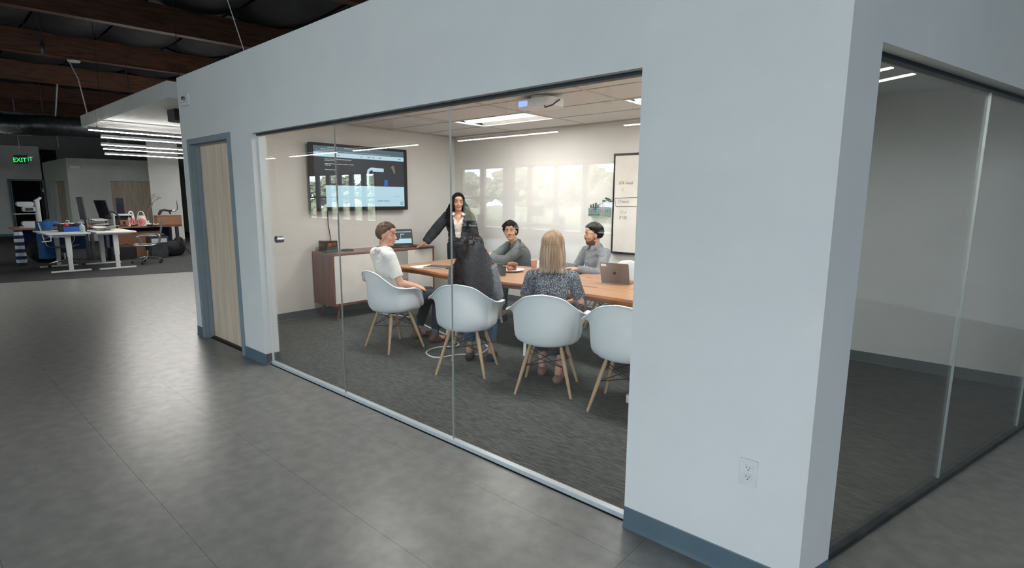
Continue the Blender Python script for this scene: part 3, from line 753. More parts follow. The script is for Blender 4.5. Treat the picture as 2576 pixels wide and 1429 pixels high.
lp, lid, Rm, sc_ = laptop('laptop', 'open black-framed laptop with a lit page on the credenza by the standing woman', (-6.42, 4.86, .86), radians(68), .35, .24, radians(-14), M['blackpl'])
# the keyboard faces the room: hinge behind
mm = MB(); mm.box((-.155, -.0052, .03), (.155, -.0044, .075)); mm.box((-.03, -.0052, .075), (.155, -.0044, .095)); mm.box((-.155, -.0052, .19), (.155, -.0044, .2)); mm.xf(Rm); mm.build('page_block', M['screen_white'], sc_)
mm = MB(); mm.box((-.005, -.0052, .10), (.002, -.0044, .165)); mm.box((-.005, -.0052, .155), (.05, -.0044, .168)); mm.xf(Rm); mm.build('pictured_instrument', M['screen_white'], sc_)

# things on the table
Z = .7405
t2, lid, Rm, sc_ = laptop('laptop', 'open warm-grey laptop with its lid towards the camera at the right of the table', (-2.70, 4.60, Z), radians(190), .29, .205, radians(-16), M['gold'], False)
mm = MB(); mm.add([], [])
app = [(0, -.018), (.008, -.017), (.013, -.008), (.015, .003), (.012, .010), (.006, .012), (0, .010), (-.006, .012), (-.012, .010), (-.015, .003), (-.013, -.008), (-.008, -.017)]
mm.prism3([(x, .0032, .10 + z) for x, z in app], (0, .0008, 0)); mm.prism3([(0, .0032, .114), (.007, .0032, .121), (.006, .0032, .127), (0, .0032, .121)], (0, .0008, 0))
mm.xf(Rm); mm.build('logo', mat('logo_tone', (86, 66, 56), .2, metal=.6), lid)
mm = MB(); mm.box((.08, .0032, .165), (.135, .0042, .188)); mm.xf(Rm); mm.build('sticker', M['paper'], lid)
tag(MB().prism([(-5.22, 4.05), (-4.98, 4.0), (-4.93, 4.30), (-5.17, 4.34)], Z, Z + .0012).build('paper_sheet', M['paper']), 'white sheet of paper at the left end of the table', 'paper')
t = thing('notebook', 'closed grey notebook lying by the white sheet on the table', 'notebook', (-4.87, 4.22, Z + .0013), radians(22))
m = MB(); m.rbox((-.15, -.11, 0), (.15, .11, .014), .01); m.build('cover', M['spacegrey'], t, bevel=.002)
m = MB(); m.box((-.142, -.1125, .003), (.142, -.1105, .011)); m.build('page_block', M['paper'], t)
t = thing('marker_pen', 'black pen lying beside the grey notebook', 'pen', (-4.66, 4.25, Z), radians(35))
m = MB(); m.cyl((-.065, 0, .008), (.03, 0, .008), .0075, n=10); m.build('barrel', M['blackpl'], t, smooth=True)
m = MB(); m.cyl((.0305, 0, .008), (.065, 0, .008), .0083, .007, n=10); m.build('cap', M['blackpl'], t, smooth=True)
t = thing('plate', 'white plate holding golden pastries in the middle of the table', 'plate', (-4.02, 4.56, Z))
m = MB(); m.lathe([(.06, 0), (.075, .002), (.13, .016), (.145, .022), (.143, .026), (.125, .019), (.07, .008), (.0, .008)], n=32); m.build('dish', M['paper'], t, smooth=True)
pastry = mat('baked_pastry', (166, 108, 70), .6, c2=(126, 74, 44), scale=18, bump=.4)
def croissant(loc, rz, label):
    t = thing('croissant', label, 'pastry', loc, rz, 'croissants on the plate')
    m = MB(); P = [Vector((.055 * cos(a), .04 * sin(a) - .02, .0)) for a in [pi * (k / 12) for k in range(13)]]
    R_ = [max(.007, .027 * sin(pi * (k + .6) / 13.2)) * (1 + .13 * (k % 2)) for k in range(13)]
    m.tube(P, R_, 10); m.build('crust', pastry, t, smooth=True, autos=1.2); return t
croissant((-4.05, 4.60, Z + .035), .3, 'golden croissant lying at the left on the white plate')
croissant((-3.98, 4.52, Z + .035), 2.0, 'golden croissant nearest the camera on the white plate')
croissant((-4.01, 4.57, Z + .08), 1.1, 'golden croissant on top of the other pastries')
t = thing('camera', 'black photo camera with a short lens standing on the table', 'camera', (-3.98, 4.33, Z), radians(25))
m = MB(); m.rbox((-.065, -.028, 0), (.065, .028, .085), .012); m.rbox((-.03, -.022, .085), (.03, .022, .11), .01); m.build('body', M['blackpl'], t, bevel=.003)
m = MB(); m.rbox((-.07, -.036, .0), (-.035, -.028, .08), .004); m.build('grip', M['blkfab'], t)
m = MB(); m.cyl((0.01, -.028, .045), (.01, -.09, .045), .034, .036, n=24); m.build('lens', M['blackpl'], t, smooth=True)
m = MB(); m.cyl((.01, -.0905, .045), (.01, -.0915, .045), .028, n=24); m.build('front_glass', M['screenoff'], t)
t = thing('paper_cup', 'orange paper cup with a pale rim on the far side of the table', 'cup', (-4.03, 4.98, Z))
m = MB(); m.lathe([(.028, 0), (.029, .002), (.039, .095), (.036, .095), (.027, .006), (0, .006)], n=24); m.build('body', mat('orange_cup', (206, 150, 118), .7), t, smooth=True)
m = MB(); m.tube([(.0395 * cos(a * pi / 12), .0395 * sin(a * pi / 12), .096) for a in range(24)], .0025, 6, closed=True); m.build('rim', M['paper'], t)
t = thing('tumbler', 'dark glass tumbler beside the black camera', 'cup', (-3.86, 4.24, Z))
m = MB(); m.lathe([(.03, 0), (.031, .002), (.037, .09), (.034, .09), (.028, .008), (0, .008)], n=24); m.build('body', mat('smoked_glass', (40, 38, 40), .1, spec=.8), t, smooth=True)
t = thing('phone', 'dark phone lying flat in front of the man in the grey shirt', 'phone', (-3.38, 4.90, Z), radians(-15))
m = MB(); m.rbox((-.075, -.036, 0), (.075, .036, .008), .008); m.build('body', M['blackpl'], t); m = MB(); m.box((-.07, -.032, .0082), (.07, .032, .0086)); m.build('screen', M['screenoff'], t)

# ---- whiteboard
WB = thing('whiteboard', 'black-framed whiteboard with handwriting on the back wall', 'whiteboard', (-3.02, YB, .87))
m = MB(); m.box((-.61, -.018, .012), (.61, -.004, 1.228)); brd = m.build('board', M['wboard'], WB)
m = MB()
for a, b in (((-.63, -.028, 1.22), (.63, -.001, 1.245)), ((-.63, -.028, 0), (.63, -.001, .02)), ((-.63, -.024, .02), (-.615, -.001, 1.22)), ((.615, -.024, .02), (.63, -.001, 1.22))): m.box(a, b)
m.build('frame', M['black'], WB)
m = MB(); m.box((-.62, -.05, -.004), (.62, -.028, .012)); m.build('tray', M['black'], WB)
RW = Matrix(((1, 0, 0), (0, 0, -1), (0, 1, 0)))
def hand_(s_, x, z, sz): text('handwriting', s_, sz, (x, -.0195, z), RW, M['ink'], brd, .0006, shear=.35, sx=.75, thin=-.0012)
hand_('10 K /week', -.56, .865, .060); hand_('L,', -.50, .79, .05)
hand_('17/week', -.56, .635, .062); hand_('-ok-', -.18, .63, .06); hand_('17 ch', -.53, .50, .06); hand_('8 150,', -.53, .435, .06)
m = MB(); P = [(-.60, -.0192, .695), (-.02, -.0192, .715), (-.01, -.0192, .60), (-.58, -.0192, .59)]
m.tube(P, .003, 5, closed=True); m.build('handwriting', M['ink'], brd)
t = thing('reflected_rack', 'glass reflection modelled as a teal marker rack with coloured pens left of the whiteboard', 'rack', (-3.83, YB, 1.33))  # a reflection in the glass, modelled as a solid wall rack
teal = mat('teal_wire', (92, 128, 122), .5)
m = MB(); m.box((-.15, -.07, 0), (.15, -.001, .008)); m.box((-.15, -.008, .008), (.15, -.001, .12)); m.box((-.15, -.07, .035), (.15, -.066, .045)); m.box((-.15, -.07, .10), (.15, -.066, .108))
for x in (-.15, .146): m.box((x, -.066, .008), (x + .004, -.008, .108))
m.build('tray', teal, t)
for k, c in enumerate(((40, 42, 46), (52, 60, 70), (40, 42, 46), (70, 110, 150), (60, 120, 90), (190, 90, 70), (110, 130, 150), (60, 120, 90))):
    x = -.13 + .034 * k; m = MB(); m.cyl((x, -.035, .009), (x + .004 * (k % 3 - 1), -.035, .15 + .012 * (k % 3)), .010, n=8); m.build('marker', mat('marker_colour', c, .5), t, smooth=True)
t = thing('reflected_plant', 'small leafy plant modelled on top of the reflected teal rack', 'plant', (-3.72, YB - .04, 1.475)); random.seed(4)  # part of the same reflection, modelled as a plant
m = MB(); m.lathe([(.02, -.02), (.026, .03), (.022, .03)], n=12); m.build('pot', M['paper'], t, smooth=True)
m = MB()
for _ in range(46):
    a = random.uniform(0, 6.28); e = random.uniform(.1, 1.4); d = Vector((cos(a) * cos(e), sin(a) * cos(e) * .5, sin(e))); p = Vector((0, 0, .035)) + d * random.uniform(.02, .065); m.ell(p, (.014, .006, .010), rot3(e, 0, a), n=6, m=4)
m.build('foliage', mat('plant_leaves', (74, 104, 82), .6), t)
# magnet eraser
t = thing('board_magnet', 'small dark magnet at the right of the whiteboard', 'magnet', (-2.99, YB - .0185, 1.0))
m = MB(); m.cyl((0, 0, 0), (0, -.012, 0), .014, n=14); m.build('magnet', M['black'], t)

# ---- ceiling projector
t = thing('ceiling_projector', 'white projector under the ceiling with a blue-lit lens', 'projector', (-3.32, 4.18, ZC), radians(0))
m = MB(); m.cyl((0, 0, 0), (0, 0, -.03), .10, n=28); m.build('ceiling_plate', M['white'], t, smooth=True)
m = MB(); m.rbox((-.2, -.12, -.105), (.2, .12, -.03), .05, n=5); m.build('body', M['white'], t, smooth=True, autos=.6)
m = MB(); m.rbox((-.18, -.123, -.095), (-.07, -.1205, -.045), .01, axis=1); m.build('lens', M['blue_led'], t)
m = MB(); m.tube([(.12, -.10, -.105), (.15, -.135, -.13), (.21, -.10, -.11), (.215, 0, -.05)], .006, 6); m.build('cable', M['black'], t, smooth=True)

# ---- floor cable
tag(MB().tube(catmull([(-6.1, 4.2, .006), (-5.59, 4.33, .010), (-5.0, 4.15, .010), (-4.48, 4.02, .010), (-4.12, 3.83, .010), (-4.22, 3.62, .010), (-4.16, 3.42, .010), (-3.95, 3.37, .010), (-3.86, 3.60, .010), (-3.72, 3.72, .010), (-3.80, 3.95, .010), (-3.91, 4.03, .010)], 6), .007, 6).build('power_cord', M['paper'], None, smooth=True), 'white cord looping over the carpet under the table', 'cord')
t = thing('wall_charger', 'white plug adapter hanging below the nearest empty armchair', 'adapter', (-1.96, 3.62, .003))
m = MB(); m.rbox((-.02, -.03, 0), (.02, .03, .06), .008); m.build('body', M['paper'], t); m = MB(); m.tube([(0, .0, .06), (.0, .02, .12), (.03, .06, .2)], .003, 6); m.build('lead', M['paper'], t)

# ---- wall outlet and wall sensor
t = thing('wall_outlet', 'white duplex power outlet low on the column wall', 'outlet', (-.628, YF, .472))
m = MB(); m.rbox((-.035, -.006, -.057), (.035, 0, .057), .004, axis=1); m.build('cover_plate', M['white'], t, bevel=.0015)
slotm = mat('slot_grey', (96, 104, 110), .6)
for dz in (-.0195, .0195):
    m = MB(); m.rbox((-.0165, -.0085, dz - .0145), (.0165, -.0061, dz + .0145), .007, n=5, axis=1); soc = m.build('socket', M['white'], t)
    m = MB(); m.box((-.008, -.0092, dz + .001), (-.0055, -.0086, dz + .009)); m.box((.0045, -.0092, dz + .001), (.007, -.0086, dz + .009)); m.ell((0, -.0088, dz - .006), (.0028, .0005, .0028), n=10, m=5); m.build('slot', slotm, soc)
t = thing('wall_strobe', 'white square alarm strobe high on the wall above the door', 'alarm', (-6.42, YF, 2.55))
m = MB(); m.rbox((-.085, -.022, -.06), (.075, 0, .06), .01, axis=1); m.build('plate', M['white'], t)
m = MB(); m.cyl((-.01, -.022, .012), (-.01, -.045, .012), .022, .018, n=18); m.build('lens', M['chrome'], t, smooth=True)
m = MB(); m.ell((-.02, -.024, -.045), (.05, .03, .022)); m.build('horn', M['white'], t, smooth=True)
# ================================================================ PEOPLE
SK = {}
for k_, c, c2 in (('fair', (214, 166, 142), (204, 152, 128)), ('tan', (204, 158, 132), (190, 144, 118)), ('warm', (196, 148, 120), (182, 134, 108))):
    SK[k_] = mat('skin_' + k_, c, .5, c2=c2, scale=14)
HAIR = {'brown': mat('short_brown_hair', (112, 90, 72), .7, c2=(82, 64, 50), scale=60), 'black': mat('black_hair', (16, 13, 13), .75, spec=.12, c2=(28, 23, 22), scale=60),
        'dark': mat('dark_curly_hair', (20, 14, 12), .8, spec=.08, c2=(46, 30, 25), scale=40), 'blonde': mat('ash_blonde_hair', (180, 150, 120), .5, c2=(108, 84, 66), scale=14, stretch=(3, 3, .3), lo=.3, hi=.7)}
LIPS = mat('lips', (168, 112, 98), .55); EYEW = mat('eye_white', (226, 222, 216), .3); IRIS = mat('iris', (40, 28, 22), .2)
HC = Vector((0, -.012, .03)); HR = Vector((.079, .099, .092))

def hand(m, wr, d, nrm, side, curl=.5, sc=1.0, thumb=1):
    """wr wrist, d pointing along the fingers, nrm palm normal (towards the palm side), side = +1/-1 direction of the thumb"""
    d = Vector(d).normalized(); nrm = Vector(nrm); nrm = (nrm - d * nrm.dot(d)).normalized(); sd = d.cross(nrm).normalized() * side
    R = Matrix((sd, d, nrm)).transposed()
    wr = Vector(wr)
    m.ell(wr + d * .045 * sc, (.040 * sc, .050 * sc, .016 * sc), R)
    m.limb(wr, wr + d * .03 * sc, .024 * sc, .022 * sc)
    for k, (off, ln) in enumerate(((.030, .92), (.010, 1.0), (-.010, .94), (-.030, .76))):
        p = wr + d * (.082 - .006 * (k == 3)) * sc + sd * off * sc; a = 0
        q0 = wr + d * .05 * sc + sd * off * .85 * sc; m.limb(q0, p, .0105 * sc, .0098 * sc, n=10)
        fan = sd * off * 1.2
        for j, (L_, r) in enumerate(((.042, .0090), (.026, .0082), (.020, .0074))):
            a += curl * (.55 if j == 0 else .8) + .04 * k * curl
            dd = (d * cos(a) + nrm * sin(a) + fan * .8).normalized(); q = p + dd * L_ * ln * sc
            m.limb(p, q, r * sc, r * .92 * sc, n=10); p = q
    p = wr + d * .018 * sc + sd * .026 * sc; q = p + (d * .7 + sd * .7 + nrm * .25).normalized() * .038 * sc
    m.limb(p, q, .0135 * sc, .011 * sc, n=10); q2 = q + (d * .95 + sd * .25 + nrm * .3).normalized() * .028 * sc; m.limb(q, q2, .0105 * sc, .0085 * sc, n=10)

def head_parts(m, H, sc=1.0, fem=0):
    def e(c, r, R=None):
        s0 = len(m.v); m.ell(c, r, R, n=18, m=12); m.xf(H, s0)
    def l(a, b, r0, r1):
        s0 = len(m.v); m.limb(a, b, r0, r1, n=10); m.xf(H, s0)
    e((0, -.012, .032), (.075, .094, .086)); e((0, .022, -.012), (.064, .066, .085)); e((0, .028, -.066), (.050 - .005 * fem, .048, .040)); e((0, .060, -.092), (.021, .020, .018))
    for s in (-1, 1):
        e((s * .036, .055, -.026), (.024, .026, .028)); l((s * .046, .0, -.058), (s * .018, .058, -.092), .020 - .002 * fem, .017)
        e((s * .031, .074, .006), (.0165, .011, .012)); e((s * .010, .095, -.032), (.0085, .010, .0075))
        e((s * .076, -.006, -.006), (.009, .019, .031)); l((s * .012, .085, .026), (s * .046, .072, .024), .0085, .008)
    nk_ = .82 if fem else 1.0
    l((0, .086, .014), (0, .106 - .004 * fem, -.022), .0075 * nk_, .0095 * nk_); e((0, .104 - .004 * fem, -.028), (.0105 * nk_, .011, .009 * nk_)); e((0, .082, -.058), (.022, .014, .017))
    e((0, .066, .055), (.052, .028, .035))

def face_bits(H, par, skin_name, brow=True, fem=0, lipc=None, look=(0, 0), browm=None):
    def put(mm, nm, mt, sm=True): mm.xf(H); return mm.build(nm, mt, par, smooth=sm)
    for s in (-1, 1):
        mm = MB(); mm.ell((s * .031, .0820, .0048), (.0105, .0036, .0036), n=12, m=7); ey = put(mm, 'eye', EYEW)
        mm = MB(); mm.ell((s * .031 + look[0], .0846, .0050 + look[1]), (.0044, .0016, .0036), n=10, m=6); put(mm, 'iris', IRIS)
        mm = MB(); mm.tube([(s * .019, .084, .0085), (s * .031, .0872, .0108), (s * .043, .0815, .0082)], [.0012, .002, .0012], 6); put(mm, 'eyelash', browm or HAIR['black'])
        if brow:
            mm = MB(); mm.tube([(s * .013, .0925, .025), (s * .026, .0915, .0305), (s * .040, .084, .030), (s * .050, .074, .024)], [.0028, .0042, .0034, .0015], 6); put(mm, 'eyebrow', browm or HAIR['black'])
    mm = MB(); mm.tube([(-.022, .0840, -.0555), (-.010, .0935, -.0530), (0, .0945, -.054), (.010, .0935, -.0530), (.022, .0840, -.0555)], [.0012, .0032, .0028, .0032, .0012], 8)
    mm.tube([(-.020, .0840, -.0580), (0, .0930, -.0610), (.020, .0840, -.0580)], [.0012, .0046, .0012], 8); put(mm, 'lips', lipc or LIPS)

def hair_cap(H, par, mt, thick=.014, front=.060, side=.012, back=-.062, rough=.006, name='hair', tuft=None, seed=1, top=1.0):
    """a shell over the cranium, thinning to the hairline"""
    m = MB(); nu, nv = 44, 26; rows = []
    for j in range(nv + 1):
        a = pi * 0.80 * j / nv; row = []
        for i in range(nu):
            t = 2 * pi * i / nu; d = Vector((sin(a) * sin(t), sin(a) * cos(t), cos(a)))
            p = HC + Vector((d.x * .077, d.y * .097, d.z * .089))
            # hairline height for this azimuth
            c_ = cos(t)
            hl = front if c_ > .55 else (front + (side - front) * min(1, (.55 - c_) / .45) if c_ > .1 else side + (back - side) * min(1, (.1 - c_) / .5))
            k = max(-1.3, min(1, (p.z - hl) / .022)); th = thick * k * (1 if d.z < .3 else 1 + (top - 1) * (d.z - .3) / .7)
            nz = mnoise.noise(p * 38 + Vector((seed, 0, 0))) * rough + mnoise.noise(p * 90) * rough * .5
            row.append(p + d * (th + (nz if k > .3 else 0)))
        rows.append(row)
    for r in rows: r.append(r[0])
    m.grid(rows)
    if tuft:
        random.seed(seed); n_, ln, r_, dirs = tuft
        for _ in range(n_):
            a = radians(random.uniform(0, 62)); t = random.uniform(0, 2 * pi)
            d = Vector((sin(a) * sin(t), sin(a) * cos(t), cos(a))); p = HC + Vector((d.x * .077, d.y * .097, d.z * .089)) + d * thick * .6
            if p.y > .03 and p.z < front: continue
            g = (d * .28 + Vector(dirs) + Vector((random.uniform(-.5, .5), random.uniform(-.5, .5), random.uniform(-.2, .3)))).normalized()
            q = p + g * ln * .5; e_ = q + (g + d * -.7 + Vector(dirs) * .8).normalized() * ln * .5
            m.tube([p, q, e_], [r_, r_ * .9, r_ * .25], 5)
    m.xf(H); return m.build(name, mt, par, smooth=True, autos=3)

def long_hair(H, par, mt, zend, n=260, curl=0.0, r=.0052, seed=1, neck=Vector((0, 0, 1.0)), az=(62, 298), bodyr=(.20, .13), part=0.0, spread=.05, front_bias=0):
    random.seed(seed); m = MB(); Hi = H.copy()
    hair_cap(H, par, mt, thick=.010, front=.062, side=-.005, back=-.075, rough=.002, seed=seed)
    for k in range(n):
        ph = radians(random.uniform(*az)); y0 = random.uniform(-.6, .45)
        u0 = Vector((part + random.uniform(-.05, .05), y0, 1)).normalized(); u1 = Vector((sin(ph), cos(ph), random.uniform(-.35, -.05))).normalized()
        lay = 1.04 + random.random() * .12; P = []
        for j in range(7):
            u = u0.lerp(u1, j / 6).normalized(); P.append(H @ (HC + Vector((u.x * HR.x, u.y * HR.y, u.z * HR.z)) * lay))
        p = P[-1].copy(); out = (p - H @ HC); out.z = 0; out = out.normalized() if out.length else Vector((0, -1, 0))
        ze = zend + random.uniform(-.02, .06); c0 = random.uniform(0, 6.28); fr = random.uniform(55, 75)
        steps = 11; z0 = p.z; base = p.copy(); thick_ = r * random.uniform(.75, 1.25)
        sidev = Vector((-out.y, out.x, 0))
        for j in range(1, steps + 1):
            u = j / steps; z = z0 + (ze - z0) * u
            q = base + out * spread * sin(u * pi * .8) * random.uniform(.9, 1.1); q.z = z
            if curl:
                amp = curl * min(1, u * 3 + .2); a_ = c0 + (z0 - z) * fr
                q += out * cos(a_) * amp + sidev * sin(a_) * amp
            if z < neck.z + .02:
                w_ = min(1, (neck.z + .02 - z) / .06); dx = (q.x - neck.x) / (bodyr[0]); dy = (q.y - neck.y) / (bodyr[1]); L_ = sqrt(dx * dx + dy * dy)
                if L_ < 1:
                    if q.y < neck.y + .03: q.y = q.y * (1 - w_) + w_ * (neck.y - bodyr[1] * sqrt(max(0, 1 - dx * dx)) - .012 * random.random())
                    else: q.y = q.y * (1 - w_) + w_ * (neck.y + bodyr[1] * sqrt(max(0, 1 - dx * dx)) + .012 * random.random())
            P.append(q)
        rr_ = [thick_] * (len(P) - 2) + [thick_ * .8, thick_ * .3]
        m.tube(P, rr_, 5)
    return m.build('hair_lengths', mt, par, smooth=True, autos=3)

def trim_edges(bm):
    for _ in range(10):
        bv = [v for v in bm.verts if v.is_boundary]
        new = {v: sum((e.other_vert(v).co for e in v.link_edges if e.is_boundary), Vector()) / max(1, sum(1 for e in v.link_edges if e.is_boundary)) for v in bv}
        for v, c in new.items(): v.co = v.co.lerp(c, .5)

def person(label, loc, rz, J, skin, top, legs, hair, shoes, look=(0, 0, 0), sc=1.0, fem=0, open_=None, inner=None, eyes=(0, 0), socks=None, hands=None, group=None):
    root = thing('person', label, 'person', loc, rz)
    g = {k: (Vector(v) if not isinstance(v, (list,)) else v) for k, v in J.items()}
    H = Matrix.Translation(g['head']) @ Matrix.Rotation(radians(look[0]), 4, 'Z') @ Matrix.Rotation(radians(look[1]), 4, 'X') @ Matrix.Rotation(radians(look[2]), 4, 'Y') @ Matrix.Scale(sc, 4)
    b = MB(); f_ = .93 if fem else 1.0
    sh_ax = (g['shR'] - g['shL']).normalized(); up = (g['neck'] - g['pelvis']).normalized(); fr = up.cross(sh_ax).normalized() * -1
    if fr.y < 0: fr = -fr
    R = Matrix((sh_ax, fr, sh_ax.cross(fr))).transposed()
    hip = (g['hipR'] - g['hipL']).length
    def torso(m, k, neckr=True):
        m.ell(g['pelvis'], (.150 * f_ * k, .105 * k, .105 * k), R, n=20, m=12)
        m.ell(g['pelvis'].lerp(g['neck'], .30), (.128 * f_ * k, .098 * k, .13 * k), R, n=20, m=12)
        m.ell(g['pelvis'].lerp(g['neck'], .62), (.152 * f_ * k, .108 * k, .155 * k), R, n=20, m=12)
        m.ell(g['pelvis'].lerp(g['neck'], .82), (.150 * f_ * k, .088 * k, .085 * k), R, n=20, m=12)
        for s in ('L', 'R'): m.limb(g['neck'] - up * .015, g['sh' + s], .050 * k, .052 * f_ * k)
        if fem:
            for s in (-1, 1): m.ell(g['pelvis'].lerp(g['neck'], .64) + sh_ax * .062 * s + fr * .062, .058 * k)
    torso(b, .88)
    b.limb(g['neck'] - up * .04, H @ Vector((0, -.018, -.05)), .056 * f_, .052 * f_)
    head_parts(b, H, sc, fem)
    for s in 'LR':
        b.limb(g['sh' + s], g['el' + s], .040 * f_, .034 * f_); b.limb(g['el' + s], g['wr' + s], .034 * f_, .023 * f_)
        hd = (hands or {}).get(s, {})
        d = hd.get('d', g['wr' + s] - g['el' + s]); hand(b, g['wr' + s], d, hd.get('n', (0, 0, -1)), hd.get('side', 1 if s == 'L' else -1), hd.get('curl', .45), .94 * (f_ if fem else 1))
        b.limb(g['hip' + s], g['kn' + s], .078 * f_, .052 * f_); b.limb(g['kn' + s], g['an' + s], .050 * f_, .034 * f_)
        ft = (g['to' + s] - g['an' + s]); b.limb(g['an' + s] - Vector((0, 0, .045)), g['to' + s], .034, .026)
    o = b.build('body', SK[skin], root); remesh(o, .0046, 3)
    face_bits(H, root, skin, fem=fem, look=eyes, browm=HAIR.get(hair.get('brow', 'black')))
    # trousers
    m = MB(); m.ell(g['pelvis'], (.158 * f_, .115, .10), R, n=20, m=12)
    if legs.get('waist'): m.ell(g['pelvis'] + up * legs['waist'], (.140 * f_, .112, .11), R, n=20, m=12)
    if legs.get('waist'): m.ell(g['pelvis'] - up * .07, (.150, .098, .10), R, n=20, m=12)
    for s in 'LR':
        k_end = g['kn' + s].lerp(g['an' + s], legs.get('to', .86))
        m.limb(g['hip' + s], g['kn' + s], .092 * f_, .066); m.limb(g['kn' + s], k_end, .064, .052, c1=False)
    o = m.build('trousers', legs['mat'], root); remesh(o, .008, 3, .012, .07)
    # top
    k = top.get('fit', 1.06); m = MB(); torso(m, k); sk_ = top.get('sleeve_k', 1.0)
    for s in 'LR':
        if top['sleeve'] == 'short':
            e_ = g['sh' + s].lerp(g['el' + s], top.get('sl', .72)); m.limb(g['sh' + s], e_, .062 * f_ * k, .056 * k, c1=False)
        else:
            m.limb(g['sh' + s], g['el' + s], .060 * f_ * k, .052 * k * sk_); m.limb(g['el' + s], g['el' + s].lerp(g['wr' + s], .94), .052 * k * sk_, .040 * k * sk_, c1=False)
    o = m.build(top.get('name', 'shirt'), top['mat'], root); remesh(o, .0075, 3, top.get('fold', .014), top.get('fs', .06))
    if top.get('hem'):
        bm = bmesh.new(); bm.from_mesh(o.data)
        dl = [v for v in bm.verts if (v.co - g['neck']).dot(up) < -top['hem'] and abs((v.co - g['neck']).dot(sh_ax)) < .20]
        bmesh.ops.delete(bm, geom=dl, context='VERTS'); trim_edges(bm); bm.to_mesh(o.data); bm.free()
    if open_ or top.get('neck'):
        # cut the front opening / neckline
        bm = bmesh.new(); bm.from_mesh(o.data); dl = []
        nk = g['neck']; 
        for v in bm.verts:
            r_ = v.co - nk; x_ = r_.dot(sh_ax); y_ = r_.dot(fr); z_ = r_.dot(up)
            if open_ and y_ > .02 and abs(x_ - open_.get('x', 0)) < open_['w0'] + open_['w1'] * max(0, min(1, (z_ + open_['len']) / open_['len'])): dl.append(v)
            elif top.get('neck') and (x_ / .075) ** 2 + ((y_ - .02) / .075) ** 2 < 1 and z_ > top['neck'] - 0.5 * max(0, y_ - .02): dl.append(v)
        bmesh.ops.delete(bm, geom=dl, context='VERTS'); trim_edges(bm); bm.to_mesh(o.data); bm.free()
        sd = o.modifiers.new('thick', 'SOLIDIFY'); sd.thickness = .006; sd.offset = 1
    if inner:
        m = MB(); torso(m, k * .945); oi = m.build(inner['name'], inner['mat'], root); remesh(oi, .0075, 3, .006, .05)
        if inner.get('neck') is not None:
            bm = bmesh.new(); bm.from_mesh(oi.data); dl = []
            for v in bm.verts:
                r_ = v.co - g['neck']; x_ = r_.dot(sh_ax); y_ = r_.dot(fr); z_ = r_.dot(up)
                if top.get('hem') and z_ < -top['hem'] + .035: dl.append(v); continue
                if abs(x_) < .07 + max(0, z_) and z_ > inner['neck'] + abs(x_) * 1.3 and y_ > -.02: dl.append(v)
            bmesh.ops.delete(bm, geom=dl, context='VERTS'); trim_edges(bm); bm.to_mesh(oi.data); bm.free()
    if top.get('collar'):
        c = top['collar']; m = MB(); rx, ry, hh = c.get('rx', .066), c.get('ry', .066), c.get('h', .038); n = 28; rows = [[], [], [], []]
        gap = c.get('gap', 26)
        for i in range(n + 1):
            t = radians(gap + (360 - 2 * gap) * i / n); d = sh_ax * sin(t) * rx + fr * cos(t) * ry
            base = g['neck'] + up * (.012 - .028 * max(0, cos(t))) + fr * .012
            rows[0].append(base + d * 1.02); rows[1].append(base + d * 1.04 + up * hh); rows[2].append(base + d * 1.16 + up * (hh - .004)); rows[3].append(base + d * (1.5 + c.get('fl', .0)) + up * (-.008 - .012 * max(0, cos(t))))
        m.grid(rows); oc = m.build('collar', c['mat'], root, smooth=True, autos=1.5); sd = oc.modifiers.new('thick', 'SOLIDIFY'); sd.thickness = c.get('th', .004)
    if top.get('buttons'):
        for z_, x_ in top['buttons']:
            c = g['neck'] + up * z_ + fr * .2 + sh_ax * x_
            # drop onto the cloth
            o.data.update(); res = None
            best = None
            for v in o.data.vertices:
                r_ = v.co - g['neck']
                if abs(r_.dot(sh_ax) - x_) < .012 and abs(r_.dot(up) - z_) < .012 and r_.dot(fr) > 0:
                    if best is None or r_.dot(fr) > (best - g['neck']).dot(fr): best = v.co.copy()
            if best is not None:
                mm = MB(); mm.cyl(best + fr * .004, best + fr * .010, .0062, n=10); mm.build('button', top.get('btn', M['paper']), root)
    # shoes and socks
    for s in 'LR':
        a, t_ = g['an' + s], g['to' + s]; d = t_ - a; d.z = 0; d = d.normalized(); zf = .004
        if socks:
            mm = MB(); mm.limb(a + Vector((0, 0, .10)), a - Vector((0, 0, .03)), .042, .040); mm.build('sock', socks, root, smooth=True)
        mm = MB(); h0 = Vector((a.x, a.y, zf + .035)) - d * .035; tt = Vector((t_.x, t_.y, zf + .030)) + d * .02
        mm.limb(h0, tt, .034, .027); mm.limb(h0 + d * .01, h0 + d * .07 + Vector((0, 0, .0)), .040, .040); mm.ell(h0.lerp(tt, .72), (.040, .040, .03))
        if shoes.get('h', 1): mm.limb(h0 + Vector((0, 0, .0)), a - Vector((0, 0, .01)), .040, .044, c1=False)
        os_ = mm.build('shoe', shoes['mat'], root); remesh(os_, .006, 3)
        me = os_.data
        for v in me.vertices:
            if v.co.z < zf: v.co.z = zf
    return root, H, g

